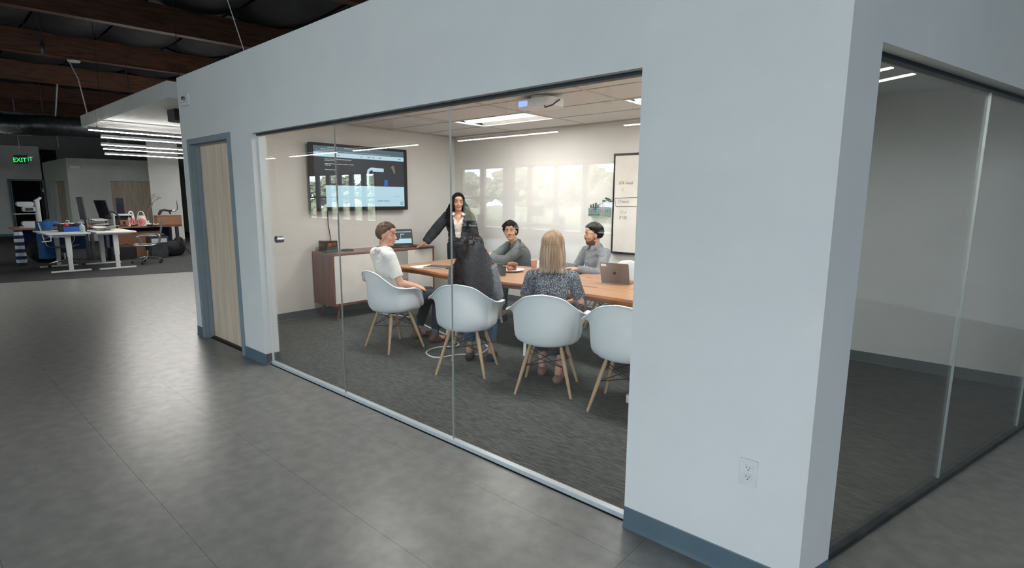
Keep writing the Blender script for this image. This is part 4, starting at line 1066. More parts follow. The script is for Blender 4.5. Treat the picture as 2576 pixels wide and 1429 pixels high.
def seat_J(lean=.06, hz=.53, sx=.185, neckz=1.03, headz=1.175, side=0, hy=None, f=1.0, knee=.43, ftx=.12, an=(.10, .44), spread=.11):
    J = dict(pelvis=(0, 0, hz + .02), hipR=(.085, .02, hz), hipL=(-.085, .02, hz), neck=(side, lean, neckz), head=(side * 1.3, (hy if hy is not None else lean + .035), headz),
             shR=(side + sx, lean, neckz - .055), shL=(side - sx, lean, neckz - .055),
             knR=(spread, knee, hz - .01), knL=(-spread, knee, hz - .01), anR=(ftx, an[1], an[0]), anL=(-ftx, an[1], an[0]), toR=(ftx + .01, an[1] + .15, .03), toL=(-ftx - .01, an[1] + .15, .03))
    return J
cloth = lambda n, c, c2, s=20, **k: mat(n, c, .85, c2=c2, scale=s, bump=.08, bscale=90, **k)

# --- man in the white polo
J = seat_J(lean=-.10, neckz=1.02, headz=1.165, knee=.44, sx=.20, hy=-.045, side=-.075)
J.update(elR=(.215, -.03, .70), wrR=(.12, .20, .62), elL=(-.29, -.03, .70), wrL=(-.10, .24, .62), anR=(.10, .40, .10), toR=(.11, .56, .03), anL=(-.16, .30, .10), toL=(-.2, .45, .03))
pol = cloth('white_polo_cloth', (228, 228, 226), (222, 222, 220))
root, H, g = person('man in a white polo shirt and dark trousers seated at the left end, in profile', (-4.615, 3.40, .003), fac(74), J, 'fair',
    dict(mat=pol, sleeve='short', sl=.78, name='polo_shirt', collar=dict(mat=pol, h=.03, gap=20), fold=.010, fit=1.12), dict(mat=cloth('charcoal_trouser_cloth', (40, 44, 54), (34, 38, 48))), dict(brow='brown'),
    dict(mat=mat('brown_shoe_leather', (96, 66, 50), .5)), look=(-42, -3, 0), socks=cloth('grey_sock', (92, 100, 108), (80, 88, 96)), eyes=(0, -.001))
hair_cap(H, root, HAIR['brown'], thick=.010, front=.064, side=.022, back=-.052, rough=.003, tuft=(500, .028, .0028, (0, .5, .25)), seed=2, top=1.7)

# --- woman with curly dark hair
J = seat_J(lean=.06, sx=.165, neckz=.965, headz=1.105, knee=.41)
J.update(elR=(.215, .12, .68), wrR=(.10, .34, .66), elL=(-.21, .14, .68), wrL=(-.08, .36, .66), anR=(.12, .30, .09), toR=(.13, .44, .03), anL=(-.09, .30, .09), toL=(-.1, .44, .03))
knit = cloth('grey_knit', (112, 116, 122), (84, 88, 96), 40)
root, H, g = person('woman with long curly dark hair and a grey knit top, seen from behind', (-3.43, 3.36, .003), fac(124), J, 'warm',
    dict(mat=knit, sleeve='long', fit=1.08, name='knit_top', fold=.012), dict(mat=cloth('blue_jeans', (64, 92, 122), (54, 80, 108)), to=.8), {}, dict(mat=M['blackpl'], h=0), look=(8, 2, 0), fem=1, sc=.96)
long_hair(H, root, HAIR['dark'], .66, n=520, curl=.024, r=.0056, seed=4, neck=g['neck'], bodyr=(.19, .125), spread=.085)

# --- woman with straight blonde hair
J = seat_J(lean=.06, sx=.175, neckz=1.0, headz=1.165, knee=.42)
J.update(shR=(.165, .06, .925), shL=(-.165, .06, .925), neck=(0, .06, .985))
J.update(elR=(.23, .14, .72), wrR=(.12, .36, .66), elL=(-.23, .13, .72), wrL=(-.10, .35, .66), anR=(.06, .12, .09), toR=(.09, .26, .03), anL=(-.10, .32, .09), toL=(-.1, .46, .03))
dots = mat('speckled_blouse', (170, 178, 188), .8, c2=(30, 36, 48), scale=135, kind='voronoi', lo=.33, hi=.42)
root, H, g = person('woman with straight blonde hair in a speckled short-sleeved blouse, seen from behind', (-2.62, 3.46, .003), fac(122), J, 'fair',
    dict(mat=dots, sleeve='short', sl=.85, fit=1.0, name='blouse', fold=.010), dict(mat=cloth('black_trousers', (30, 32, 38), (24, 26, 32)), to=.72), {}, dict(mat=mat('tan_flat_shoe', (150, 112, 98), .5), h=0), look=(2, 0, 0), fem=1, sc=1.0)
long_hair(H, root, HAIR['blonde'], .98, n=420, curl=0, r=.0050, seed=6, neck=g['neck'] + Vector((0, -.01, 0)), bodyr=(.17, .105), spread=.012)

# --- man in the green-grey jacket, leaning over the table
J = seat_J(lean=.20, neckz=.985, headz=1.13, knee=.42, side=.02, hy=.265)
J.update(shR=(.205, .19, .93), shL=(-.165, .23, .925), elR=(.26, .40, .785), wrR=(.06, .51, .80), elL=(-.20, .44, .785), wrL=(.0, .56, .82))
jk = cloth('green_grey_jacket', (84, 90, 86), (72, 78, 75), 12)
root, H, g = person('dark-haired man in a green-grey jacket leaning on the far side of the table', (-4.50, 5.46, .003), fac(-112), J, 'tan',
    dict(mat=jk, sleeve='long', fit=1.10, name='jacket', collar=dict(mat=jk, h=.022, gap=14, rx=.064), fold=.02, fs=.09), dict(mat=cloth('dark_trousers', (36, 38, 44), (30, 32, 38))), {}, dict(mat=M['blackpl']),
    look=(54, 4, 6), open_=dict(w0=.020, w1=.050, len=.30), inner=dict(name='t_shirt', mat=cloth('dark_navy_tee', (28, 34, 46), (24, 30, 42)), neck=-.02),
    hands=dict(R=dict(d=(-.85, .35, .1), n=(0, .3, -1), curl=.7), L=dict(d=(.7, -.1, .25), n=(0, -.9, -.4), curl=.9)))
hair_cap(H, root, HAIR['black'], thick=.024, front=.054, side=-.002, back=-.060, rough=.014, tuft=(620, .042, .0055, (.5, -.1, -.35)), seed=5, top=1.15)
mm = MB(); mm.tube([(-.020, .093, -.0455), (-.006, .101, -.042), (.006, .101, -.042), (.020, .093, -.0455)], [.0015, .0032, .0032, .0015], 6); mm.xf(H); mm.build('moustache', HAIR['black'], root)

# --- man in the grey shirt
J = seat_J(lean=.02, neckz=1.005, headz=1.15, knee=.42)
J.update(elR=(.24, .12, .74), wrR=(.17, .34, .785), elL=(-.24, .12, .74), wrL=(-.12, .36, .785))
gs = cloth('grey_chambray', (128, 130, 134), (116, 118, 122), 60)
root, H, g = person('bearded man in a grey button-down shirt seated near the whiteboard', (-3.37, 5.31, .003), fac(-112), J, 'tan',
    dict(mat=gs, sleeve='long', fit=1.08, name='shirt', collar=dict(mat=gs, h=.036, gap=16, rx=.065), buttons=[(-.06, 0), (-.14, 0), (-.22, 0), (-.30, 0)], fold=.016), dict(mat=cloth('dark_chinos', (44, 46, 52), (38, 40, 46))), {}, dict(mat=M['blackpl']), look=(-22, 0, 0), eyes=(-.003, 0))
hair_cap(H, root, HAIR['black'], thick=.012, front=.058, side=.012, back=-.045, rough=.003, tuft=(500, .026, .0030, (0, .4, .35)), seed=8, top=1.8)
# short beard following the jaw
m = MB(); rows = []
for j in range(12):
    v = j / 11; row = []
    for i in range(29):
        t = radians(-105 + 210 * i / 28); k_ = abs(t) / radians(105)
        ztop = -.079 + .058 * k_ ** 2.6; zz = -.113 + (ztop + .113) * v
        w_ = sqrt(max(0, 1 - ((zz + .052) / .066) ** 2)) if zz < -.052 else 1.0
        rx = .059 * (.45 + .55 * w_) if zz < -.052 else .059 + .010 * min(1, (zz + .052) / .05) * k_
        ry = .030 + .0525 * (.55 + .45 * w_)
        row.append(Vector((rx * sin(t), .004 + ry * cos(t) if cos(t) > 0 else .004 + ry * .5 * cos(t), zz)))
    rows.append(row)
m.grid(rows); m.xf(H); ob = m.build('beard', mat('short_beard', (92, 68, 56), .85), root, smooth=True, autos=3); sd = ob.modifiers.new('t', 'SOLIDIFY'); sd.thickness = .004
mm = MB(); mm.tube([(-.026, .088, -.05), (-.010, .099, -.0445), (.010, .099, -.0445), (.026, .088, -.05)], [.003, .004, .004, .003], 6); mm.xf(H); mm.build('moustache', HAIR['black'], root)

# --- standing woman
J = dict(pelvis=(0, 0, .90), hipR=(.085, 0, .88), hipL=(-.085, 0, .88), neck=(0, .0, 1.345), head=(.0, .03, 1.49), shR=(.165, .0, 1.29), shL=(-.165, .0, 1.285),
         elR=(.335, -.02, 1.09), wrR=(.47, .06, .925), elL=(-.215, -.03, 1.04), wrL=(-.16, .10, .84), knR=(.09, .02, .47), knL=(-.09, .02, .47), anR=(.09, -.01, .09), anL=(-.09, -.01, .09), toR=(.11, .14, .03), toL=(-.11, .14, .03))
dn = cloth('black_denim', (44, 48, 54), (34, 38, 44), 12)
root, H, g = person('standing woman with long dark hair in a black denim jacket, one hand on the credenza', (-5.72, 5.34, .003), fac(-44), J, 'tan',
    dict(mat=dn, sleeve='long', fit=1.20, name='denim_jacket', fold=.016, hem=.40, sleeve_k=1.15, buttons=[(-.07, -.075), (-.13, -.06), (-.19, -.05), (-.26, -.045), (-.33, -.04), (-.13, .10)], btn=M['paper'], collar=dict(mat=cloth('cream_fleece', (222, 212, 194), (206, 196, 178), 30), h=.012, gap=30, rx=.075, fl=.25, th=.012)),
    dict(mat=cloth('black_jeans', (22, 24, 30), (18, 20, 26)), waist=.075), {}, dict(mat=M['blackpl']), look=(6, -2, 0), fem=1, sc=1.0,
    open_=dict(w0=.030, w1=.045, len=.34), inner=dict(name='camisole', mat=cloth('cream_camisole', (216, 208, 198), (206, 198, 188)), neck=-.13), hands=dict(R=dict(d=(.8, .25, -.35), n=(0, 0, -1), curl=.25), L=dict(curl=.6)))
long_hair(H, root, HAIR['black'], 1.13, n=460, curl=.022, r=.0058, seed=9, neck=g['neck'], az=(56, 304), bodyr=(.17, .12), spread=.075, part=.05)
# ================================================================ HALL THINGS
def pendant(label, loc, rz, L_=2.4, z_top=5.5, group='linear pendant lights', led='led', up_=False):
    t = thing('linear_pendant', label, 'light', loc, rz, group)
    m = MB(); m.box((-L_ / 2, -.022, .012), (L_ / 2, .022, .06)); m.build('housing', M['darkpen'], t, bevel=.003)
    m = MB(); m.box((-L_ / 2 + .01, -.019, 0), (L_ / 2 - .01, .019, .0119)); m.build('led_diffuser', M[led], t)
    if up_: m = MB(); m.box((-L_ / 2 + .05, -.015, .0605), (L_ / 2 - .05, .015, .064)); m.build('uplight', M['uplight'], t)
    for s in (-1, 1):
        m = MB(); x = s * (L_ / 2 - .12); m.cyl((x, 0, .06), (x, 0, z_top - loc[2]), .0018, n=5); m.cyl((x, 0, .06), (x, 0, .075), .012, n=8); m.build('suspension_cable', M['duct'], t)
    return t
p0 = pendant('linear pendant light reflected left of the doorway glass, first of the row along the hall', (-6.5, -2.7, 2.6), 0, 2.3, up_=True, group='pendant row facing the glass wall')
for k, x in enumerate((-10.0, -13.0, -16.2, -3.0, .5)):
    dup(p0, (x, -2.7, 2.6), None, ['linear pendant light of the hall row, reflected across the television', 'linear pendant light of the hall row, reflected beside the television', 'linear pendant light at the far end of the hall row', 'linear pendant light of the hall row, reflected at the right edge of the glass', 'linear pendant light of the hall row near the camera'][k], 'pendant row facing the glass wall')
for k, (x, y, z) in enumerate(((-11.1, 2.25, 2.6), (-14.12, 3.05, 2.6), (-17.1, 3.75, 2.6), (-12.55, 2.72, 2.62), (-15.6, 3.4, 2.62), (-9.7, 4.25, 2.6))):
    pendant(['bright linear pendant light under the floating ceiling panel, nearest of the office row', 'third linear pendant light down the office row', 'lowest and farthest linear pendant light of the office row', 'second linear pendant light down the office row', 'fourth linear pendant light down the office row', 'short end of a linear pendant light beside the black loudspeaker'][k], (x, y + 1.2, z), pi / 2, 2.4, group='pendant row over the office desks', led='led_office')

pendant('added linear pendant light hidden beyond the white wall, brightening the pillar', (-18.6, 7.4, 2.6), 0, 2.4, group='added pendants deep in the office', led='led_office')  # unseen lamp added to light the pillar
pendant('added linear pendant light brightening the deep office beside the dark doorway', (-21.8, 1.0, 2.6), pi / 2, 2.4, group='added pendants deep in the office')  # extra lamp added to brighten the far end of the office
pendant('linear pendant light right of the building corner, reflected in the side glass', (2.68, 5.2, 2.6), 0, 2.4, group='pendants beside the slanted glass', led='led_soft')
pendant('second linear pendant light reflected in the side glass, nearer the camera', (2.58, 4.82, 2.6), 0, 2.4, group='pendants beside the slanted glass', led='led_soft')
# floating ceiling panel and loudspeaker
t = thing('ceiling_panel', 'pale floating ceiling panel hanging above the office desks', 'ceiling panel', (-10.2, 4.3, 2.78))
m = MB(); m.box((-2.35, -1.85, 0), (2.3, 2.2, .20)); m.build('panel', M['wall'], t)
for x in (-2.0, 2.0):
    for y in (-1.6, 1.9):
        m = MB(); m.cyl((x, y, .20), (x, y, 2.6), .004, n=6); m.build('suspension_rod', M['black'], t)
t = thing('loudspeaker', 'black box loudspeaker hanging beside the end of the white wall', 'speaker', (-9.0, 2.93, 2.73), radians(10))
m = MB(); m.prism([(-.12, -.12), (.16, -.16), (.16, .18), (-.12, .14)], -.11, .10); m.build('cabinet', M['blackpl'], t, bevel=.01)
m = MB(); m.box((.162, -.14, -.095), (.17, .16, .085)); m.build('grille', M['black'], t)
m = MB(); m.cyl((0, 0, .10), (0, 0, .11), .03, n=10); m.build('bracket', M['black'], t)

# ducts
t = thing('air_duct', 'round galvanised air duct with a bend under the dark roof', 'duct', (-19.5, 3.0, 3.42))
P = [(-1.9, -1.2, .75), (-1.7, -1.0, .38), (-1.2, -.75, .1), (-.5, -.35, .02), (0.1, .1, 0.0), (.5, 1.5, -.02), (.9, 3.0, -.05), (1.3, 4.8, -.08)]
m = MB(); m.tube(catmull(P, 5), .27, 20); m.build('duct_pipe', M['duct'], t, smooth=True)
for q in (12, 16, 20, 24, 28, 32):
    C_ = catmull(P, 5); a, b = C_[q], C_[q + 1]; d = (b - a).normalized(); mm = MB(); mm.tube([a, a + d * .04], .279, 20); mm.build('seam_ring', M['duct'], t, smooth=True)
for (x, y) in ((0, 0), (.85, 2.8)):
    mm = MB(); mm.cyl((x, y, .25), (x, y, 2.0), .012, n=6); mm.build('hanger', M['duct'], t)
m = MB(); m.cyl((.2, .2, -.27), (.2, .2, -.55), .03, n=8); m.build('hanger', M['duct'], t)
# hanging sensor, rods, loose cables under the roof
def wire(label, pts, r=.012, nm='hanging_cable', mt=None): return tag(MB().tube(pts, r, 6).build(nm, mt or M['duct'], None, smooth=True), label, 'cable')
wire('pale cable dropping from the roof beam to the floating ceiling panel', [(-15.40, 2.9, 4.50), (-14.9, 2.95, 4.0), (-14.6, 2.96, 3.4), (-14.4, 2.96, 2.95)], .012, mt=M['paper'])
wire('long thin cable sagging in front of the dark roof above the white wall', [(-8.0, 3.1, 5.0), (-8.0, 3.2, 4.5), (-8.1, 3.45, 3.8), (-8.2, 3.7, 3.09)], .007, mt=M['paper'])
t = thing('hanging_sensor', 'small grey sensor hanging on a long rod at the top left', 'sensor', (-12.2, 1.98, 4.0))
m = MB(); m.cyl((0, 0, .1), (0, 0, 1.4), .008, n=6); m.build('rod', M['duct'], t); m = MB(); m.lathe([(.02, -.1), (.035, -.05), (.03, .06), (.012, .1)], n=12); m.build('body', M['duct'], t, smooth=True)
t = thing('smoke_detector', 'round white detector on the orange roof beam', 'detector', (-15.38, 3.0, 4.46)); m = MB(); m.lathe([(.05, -.04), (.11, -.03), (.12, 0)], n=18); m.build('body', M['paper'], t, smooth=True)
for k, (a, b) in enumerate((((-19.0, 3.3, 4.5), (-19.3, 3.2, 3.5)), ((-17.2, 4.4, 5.0), (-17.2, 4.5, 3.9)))):
    wire(['slanting grey strut under the far roof beam', 'thin dark rod hanging behind the orange roof beam'][k], [a, b], .03 if k == 0 else .015, 'roof_strut')

# exit sign
t = thing('exit_sign', 'green glowing EXIT sign hanging from the ceiling at the far left', 'sign', (-23.1, 2.88, 2.62), 0)
Rx = Matrix((Vector((.66, .75, 0)).normalized(), Vector((0, 0, 1)), Vector((.75, -.66, 0)).normalized())).transposed()
m = MB(); R_ = Matrix((Vector((.66, .75, 0)).normalized(), Vector((-.75, .66, 0)), Vector((0, 0, 1)))).transposed()
m.obox((0, 0, .22), (.42, .08, .06), R_); m.cyl((0, 0, .25), (0, 0, 2.88), .012, n=6); m.build('housing', M['darkpen'], t)
m = MB(); m.obox((0, 0, .05), (.40, .008, .27), R_); m.build('acrylic_panel', mat('exit_acrylic', (60, 70, 70), .2), t)
text('lettering', 'EXIT', .19, Rx @ Vector((-.22, -.03, .012)), Rx, M['green_led'], t, .003)
text('lettering', 'EXIT', .19, Rx @ Vector((-.06, .0, -.02)), Rx, M['green_led'], t, .003)
t = thing('emergency_light', 'small pale emergency light high on the far office wall', 'light', (-23.38, 4.25, 2.5)); m = MB(); m.rbox((0, -.15, -.05), (.08, .15, .05), .02); m.build('housing', M['offwhite'], t)

# ---- two white height-adjustable desks
def lift_desk(label, x, y, w_=1.5, d_=.72, z=.80):
    t = thing('standing_desk', label, 'desk', (x, y, .006))          # x = near end, desk runs away along -x
    m = MB(); m.rbox((-w_, -d_ / 2, z - .03), (0.05, d_ / 2, z), .02); m.build('desktop', M['white'], t, bevel=.004)
    for lx in (-.12, -w_ + .15):
        m = MB(); m.box((lx - .035, -.045, .30), (lx + .035, .045, z - .07)); m.box((lx - .028, -.037, .03), (lx + .028, .037, .30)); m.build('leg', M['white'], t, bevel=.004)
        m = MB(); m.box((lx - .035, -d_ / 2 + .03, 0), (lx + .035, d_ / 2 - .03, .03)); m.build('foot', M['white'], t, bevel=.006)
        m = MB(); m.box((lx - .025, -d_ / 2 + .06, z - .07), (lx + .025, d_ / 2 - .06, z - .031)); m.build('top_bracket', M['white'], t)
    m = MB(); m.box((-w_ + .17, -.03, z - .07), (-.16, .03, z - .035)); m.build('crossbar', M['white'], t)
    return t
dA = lift_desk('white standing desk with a hand crank, left of the pair', -14.05, 2.33)
m = MB(); m.tube([(-.02, -.30, .77), (.10, -.30, .76), (.10, -.30, .66), (.10, -.44, .65)], .012, 6); m.build('crank', M['white'], dA, smooth=True)
lift_desk('white standing desk on the right of the pair, strewn with papers', -13.98, 3.12)
# ---- long workbenches behind
def bench(label, x, y0, y1, z=.83):
    t = thing('workbench', label, 'table', (x, (y0 + y1) / 2, .006)); h = (y1 - y0) / 2
    m = MB(); m.box((-.75, -h, z - .045), (0, h, z)); m.build('benchtop', M['bench'], t, bevel=.004)
    for s in (-1, 1):
        for lx in (-.66, -.10):
            m = MB(); m.box((lx - .035, s * (h - .10) - .035, 0), (lx + .035, s * (h - .10) + .035, z - .046)); m.build('leg', M['duct'], t)
    m = MB(); m.box((-.62, -h + .14, .25), (-.58, h - .14, .75)); m.build('modesty_panel', M['navy'], t)
    return t
bench('butcher-block workbench at the left, under the white microscope', -16.25, 1.75, 3.25)
bench('butcher-block workbench at the right, under the cardboard box', -16.25, 3.35, 5.1, .80)
ZB = .836; ZR = .806
# white inspection instrument
t = thing('inspection_microscope', 'white bench microscope with rounded head on the left workbench', 'microscope', (-16.45, 2.08, ZB))
m = MB(); m.rbox((-.16, -.20, 0), (.16, .20, .03), .05); m.build('base', M['stereo'], t)
m = MB(); m.rbox((-.12, -.16, .03), (.10, .12, .14), .05, axis=0); m.build('lower_drum', M['stereo'], t, smooth=True)
m = MB(); m.rbox((-.09, .10, .03), (.07, .19, .62), .03); m.build('column', M['stereo'], t)
m = MB(); m.box((-.16, -.28, .30), (.14, .10, .315)); m.build('stage', M['stereo'], t)
m = MB(); m.rbox((-.10, -.12, .36), (.08, .10, .47), .03, axis=0); m.build('carriage', M['stereo'], t)
m = MB(); m.rbox((-.12, -.21, .47), (.10, .08, .58), .045, axis=0); m.build('head', M['stereo'], t, smooth=True)
m = MB(); m.limb((0, .14, .60), (0, .21, .66), .035, .03); m.build('eyepiece', M['stereo'], t, smooth=True)
m = MB(); m.box((.101, -.08, .38), (.11, .06, .44)); m.build('opening', M['blackpl'], t)
# striped shirt and blue jacket and black covers
def drape(name, label, cat, loc, w_, h_, mt, th=.04, seed=0, rz=0, taper=.85, depth=.10, fa=.16):
    t = thing(name, label, cat, loc, rz); m = MB(); rows = []
    nu, nv = 25, 12
    for j in range(nv + 1):
        v = j / nv; row = []
        for i in range(nu):
            a = 2 * pi * i / nu; ww = w_ * (1 - (1 - taper) * sin(pi * v)) * (.62 + .38 * min(1, v * 4)) * (1 if v < .85 else 1 - (v - .85) * 1.2)
            fold = 1 + fa * sin(5 * a + seed + v * 2)
            row.append((depth * .5 * sin(a) * fold, ww / 2 * cos(a) * (1 + .04 * sin(9 * v + seed)), -h_ * v))
        row.append(row[0]); rows.append(row)
    m.grid(rows); n_ = len(rows[0]); m.add(rows[0][:-1], [tuple(range(n_ - 1))]); m.add(rows[-1][:-1], [tuple(range(n_ - 1))])
    m.build('cloth', mt, t, smooth=True, autos=2); return t
stm = mat('navy_white_stripes', (30, 52, 92), .85, c2=(214, 218, 222), scale=1.0, kind='wave', detail=0)
nt_ = stm.node_tree
for n_ in nt_.nodes:
    if n_.type == 'TEX_WAVE': n_.bands_direction = 'Z'; n_.inputs['Scale'].default_value = 2.05; n_.inputs['Distortion'].default_value = .25
    if n_.type == 'VALTORGB': n_.color_ramp.elements[0].position = .49; n_.color_ramp.elements[1].position = .51
drape('striped_shirt', 'navy and white striped shirt hanging from the left end of the workbench', 'shirt', (-16.12, 1.80, .80), .20, .78, stm, seed=1)
drape('blue_jacket', 'bright blue jacket draped over the back of the left office chair', 'jacket', (-15.42, 2.16, 1.0), .38, .80, M['bluefab'], seed=2, depth=.24, rz=fac(165), taper=.62, fa=.30)
drape('blue_jacket', 'blue jacket sleeve hanging in shadow behind the first jacket', 'jacket', (-16.20, 2.20, .84), .16, .38, M['bluefab'], seed=4, depth=.10)
m = MB(); m.ell((-16.55, 2.46, .91), (.15, .14, .07)); m.ell((-16.58, 2.40, .95), (.09, .08, .06)); tag(m.build('folded_hood', M['bluefab'], None, smooth=True), 'blue hood bunched on the left workbench behind the microscope', 'clothing')
t = thing('bin_bag', 'black shiny bag slumped under the left workbench', 'bag', (-16.6, 2.30, .006))
m = MB(); m.ell((0, 0, .28), (.22, .36, .30), n=20, m=12); m.ell((0, .16, .12), (.26, .30, .14)); o = m.build('bag', M['blkfab'], t); remesh(o, .02, 2, .05, .12)
for v in o.data.vertices: v.co.z = max(v.co.z, 0.0)
# crumpled papers
def sheets(name, label, loc, n, seed, sp=.18):
    t = thing(name, label, 'paper', loc); random.seed(seed)
    for k in range(n):
        R_ = rot3(random.uniform(-.12, .12), random.uniform(-.10, .10), random.uniform(0, 3)); mm = MB()
        mm.obox((random.uniform(-sp, sp) * .6, random.uniform(-sp, sp), .022 + .012 * k), (.21, .29, .0025), R_); mm.build('sheet', M['paper'] if k % 2 == 0 else M['offwhite'], t)
    return t
sheets('paper_pile', 'loose white papers piled on the left workbench beside the microscope', (-16.40, 2.82, ZB), 5, 3)
sheets('paper_pile', 'papers spread on the right standing desk', (-14.6, 3.15, .806), 6, 7, .22)
sheets('paper_pile', 'stack of tilted papers between the two monitors', (-16.35, 3.45, ZR + .0), 4, 9, .04)
# blue box, sanitizer bottle, tray
t = thing('storage_box', 'open black storage box with a blue front on the left standing desk', 'box', (-14.75, 2.52, .806))
m = MB()
for a, b in (((-.16, -.22, 0), (.16, .22, .008)), ((.15, -.22, .008), (.16, .22, .12)), ((-.16, -.22, .008), (-.15, .22, .15)), ((-.15, -.22, .008), (.15, -.21, .14)), ((-.15, .21, .008), (.15, .22, .15))): m.box(a, b)
m.build('bin', M['blackpl'], t)
m = MB(); m.box((.1602, -.17, .005), (.166, .14, .10)); m.build('label_front', M['plastic_blue'], t)
m = MB(); m.ell((-.02, -.1, .12), (.05, .05, .05)); m.build('red_object', M['red'], t, smooth=True)
m = MB(); m.ell((-.02, .08, .12), (.07, .07, .05)); m.build('bundle', M['blkfab'], t, smooth=True)
def pump(label, loc):
    t = thing('pump_bottle', label, 'bottle', loc)
    m = MB(); m.lathe([(.045, 0), (.048, .01), (.048, .12), (.038, .15), (.016, .165), (.016, .175)], n=20); m.build('body', mat('frosted_bottle', (176, 198, 206), .3), t, smooth=True)
    m = MB(); m.cyl((0, 0, .175), (0, 0, .215), .008, n=8); m.cyl((0, 0, .19), (0, 0, .20), .016, n=12); m.tube([(0, 0, .213), (0, -.04, .215), (0, -.05, .20)], .007, 6); m.build('pump', M['paper'], t, smooth=True)
    m = MB(); m.tube([(0.0485 * cos(a * .1 - .6), .0485 * sin(a * .1 - .6), .07) for a in range(13)], .003, 4); m.build('label_line', M['plastic_blue'], t)
pump('clear sanitiser pump bottle at the right corner of the left standing desk', (-14.15, 2.58, .806))
pump('white pump bottle behind the blue-fronted storage box', (-15.2, 2.55, .806))
# monitors
def monitor(label, loc, rz, tilt, w_=.52, h_=.32, arm=True, portrait=False, mt=None):
    t = thing('monitor', label, 'monitor', loc, rz)
    if portrait: w_, h_ = h_, w_
    R_ = rot3(tilt, 0, 0); c = Vector((0, 0, .22 + h_ / 2))
    m = MB(); m.obox(c, (w_, .03, h_), R_); m.build('casing', mt or M['monback'], t, bevel=.004)
    m = MB(); m.obox(c + R_ @ Vector((0, -.0165, 0)), (w_ - .02, .002, h_ - .02), R_); m.build('screen', M['screenoff'], t)
    m = MB(); m.cyl((0, .05, .012), (0, .03, .22 + h_ * .4), .018, n=10); m.build('stand', M['black'], t)
    m = MB(); m.rbox((-.11, -.06, 0), (.11, .12, .012), .02); m.build('foot', M['black'], t)
    return t
monitor('brown-backed monitor seen edge-on, leftmost of the three', (-15.3, 2.82, .806), radians(7), radians(4), portrait=True, w_=.50)
monitor('tilted monitor on a black arm, middle of the three', (-15.35, 3.22, .806), radians(27), radians(14), portrait=True, w_=.44, h_=.34)
monitor('black upright monitor behind the white machine, rightmost of the three', (-16.75, 3.88, ZR), radians(70), 0, portrait=True, w_=.48, h_=.16, mt=M['screenoff'])
tag(MB().tube(catmull([(-15.2, 3.42, .80), (-15.22, 3.43, .90), (-15.28, 3.50, 1.04), (-15.3, 3.44, 1.16), (-15.3, 3.36, 1.20), (-15.3, 3.30, 1.14)], 5), .022, 8).build('display_stand', M['black'], None, smooth=True), 'bent black monitor arm between the middle and right monitors', 'stand')
t = thing('document_tray', 'black wire tray stacked with papers between the monitors', 'tray', (-15.25, 3.10, .806))
for z in (.02, .11, .20):
    mm = MB(); mm.obox((0, 0, z), (.26, .32, .006), rot3(.0, .12, .3)); mm.build('shelf', M['black'], t); mm = MB(); mm.obox((0, 0, z + .014), (.22, .28, .012), rot3(.03, .14, .35)); mm.build('paper_stack', M['paper'], t)
mm = MB()
for a, b in ((-.13, -.16), (.13, .16), (-.13, .16), (.13, -.16)): mm.cyl((a, b, 0), (a, b, .26), .005, n=5)
mm.build('wire_frame', M['black'], t)
# white machine
t = thing('desktop_printer', 'white open-fronted rounded machine on the right workbench', 'machine', (-16.45, 3.80, ZR))
m = MB(); m.rbox((-.20, -.20, 0), (.18, -.16, .30), .015, axis=2); m.rbox((-.20, -.16, .26), (.18, .22, .30), .015); m.box((-.20, -.16, 0), (-.17, .22, .26)); m.build('shell', M['stereo'], t, bevel=.006)
m = MB(); m.box((-.169, -.159, .001), (.05, .22, .259)); m.build('dark_interior', M['blackpl'], t)
m = MB(); m.box((.051, -.06, .02), (.17, .12, .15)); m.build('carton', M['cardboard'], t); m = MB(); m.box((.171, -.01, .04), (.176, .05, .12)); m.build('carton_label', M['black'], t)
# bags
def bag(label, loc, rz, logo):
    t = thing('shopping_bag', label, 'bag', loc, rz); m = MB(); rows = []
    for j in range(11):
        v = j / 10; row = []
        for i in range(24):
            a = 2 * pi * i / 24; w_ = .115 * (1 - .30 * v * v) * (1 + .06 * sin(6 * a + 3 * v)); row.append((.055 * sin(a) * (1 - .5 * v) * (1 + .1 * sin(4 * a + 9 * v)), w_ * cos(a), .26 * v))
        row.append(row[0]); rows.append(row)
    m.grid(rows); m.build('bag', M['bag'], t, smooth=True, autos=2)
    for s in (-1, 1):
        m = MB(); m.tube(catmull([(s * .01, -.07, .25), (s * .012, -.05, .33), (s * .012, 0, .365), (s * .012, .05, .33), (s * .01, .07, .25)], 4), .010, 6, flat=.4); m.build('handle', M['bag'], t, smooth=True)
    if logo:
        for r0_, r1_ in ((0, .022), (.038, .056), (.074, .090)):
            m = MB(); n = 26; y0, z0 = .0, .10
            def pp(r, a): 
                yy, zz = y0 + r * cos(a), z0 + r * sin(a); v = zz / .26; w_ = .115 * (1 - .3 * v * v); q = max(-.98, min(.98, yy / w_)); return (.060 * sqrt(1 - q * q) * (1 - .5 * v) + .0065, yy, zz)
            P0 = [pp(r0_, 2 * pi * i / n) for i in range(n)]; P1 = [pp(r1_, 2 * pi * i / n) for i in range(n)]
            m.add(P0 + P1, [(i, (i + 1) % n, n + (i + 1) % n, n + i) for i in range(n)]); m.build('printed_ring', M['red'], t)
    return t
bag('white shopping bag with a red ring target print on the right workbench', (-16.30, 4.20, ZR), radians(-25), True)
bag('crumpled white bag behind the bag with the target print', (-16.45, 4.02, ZR), radians(30), True)
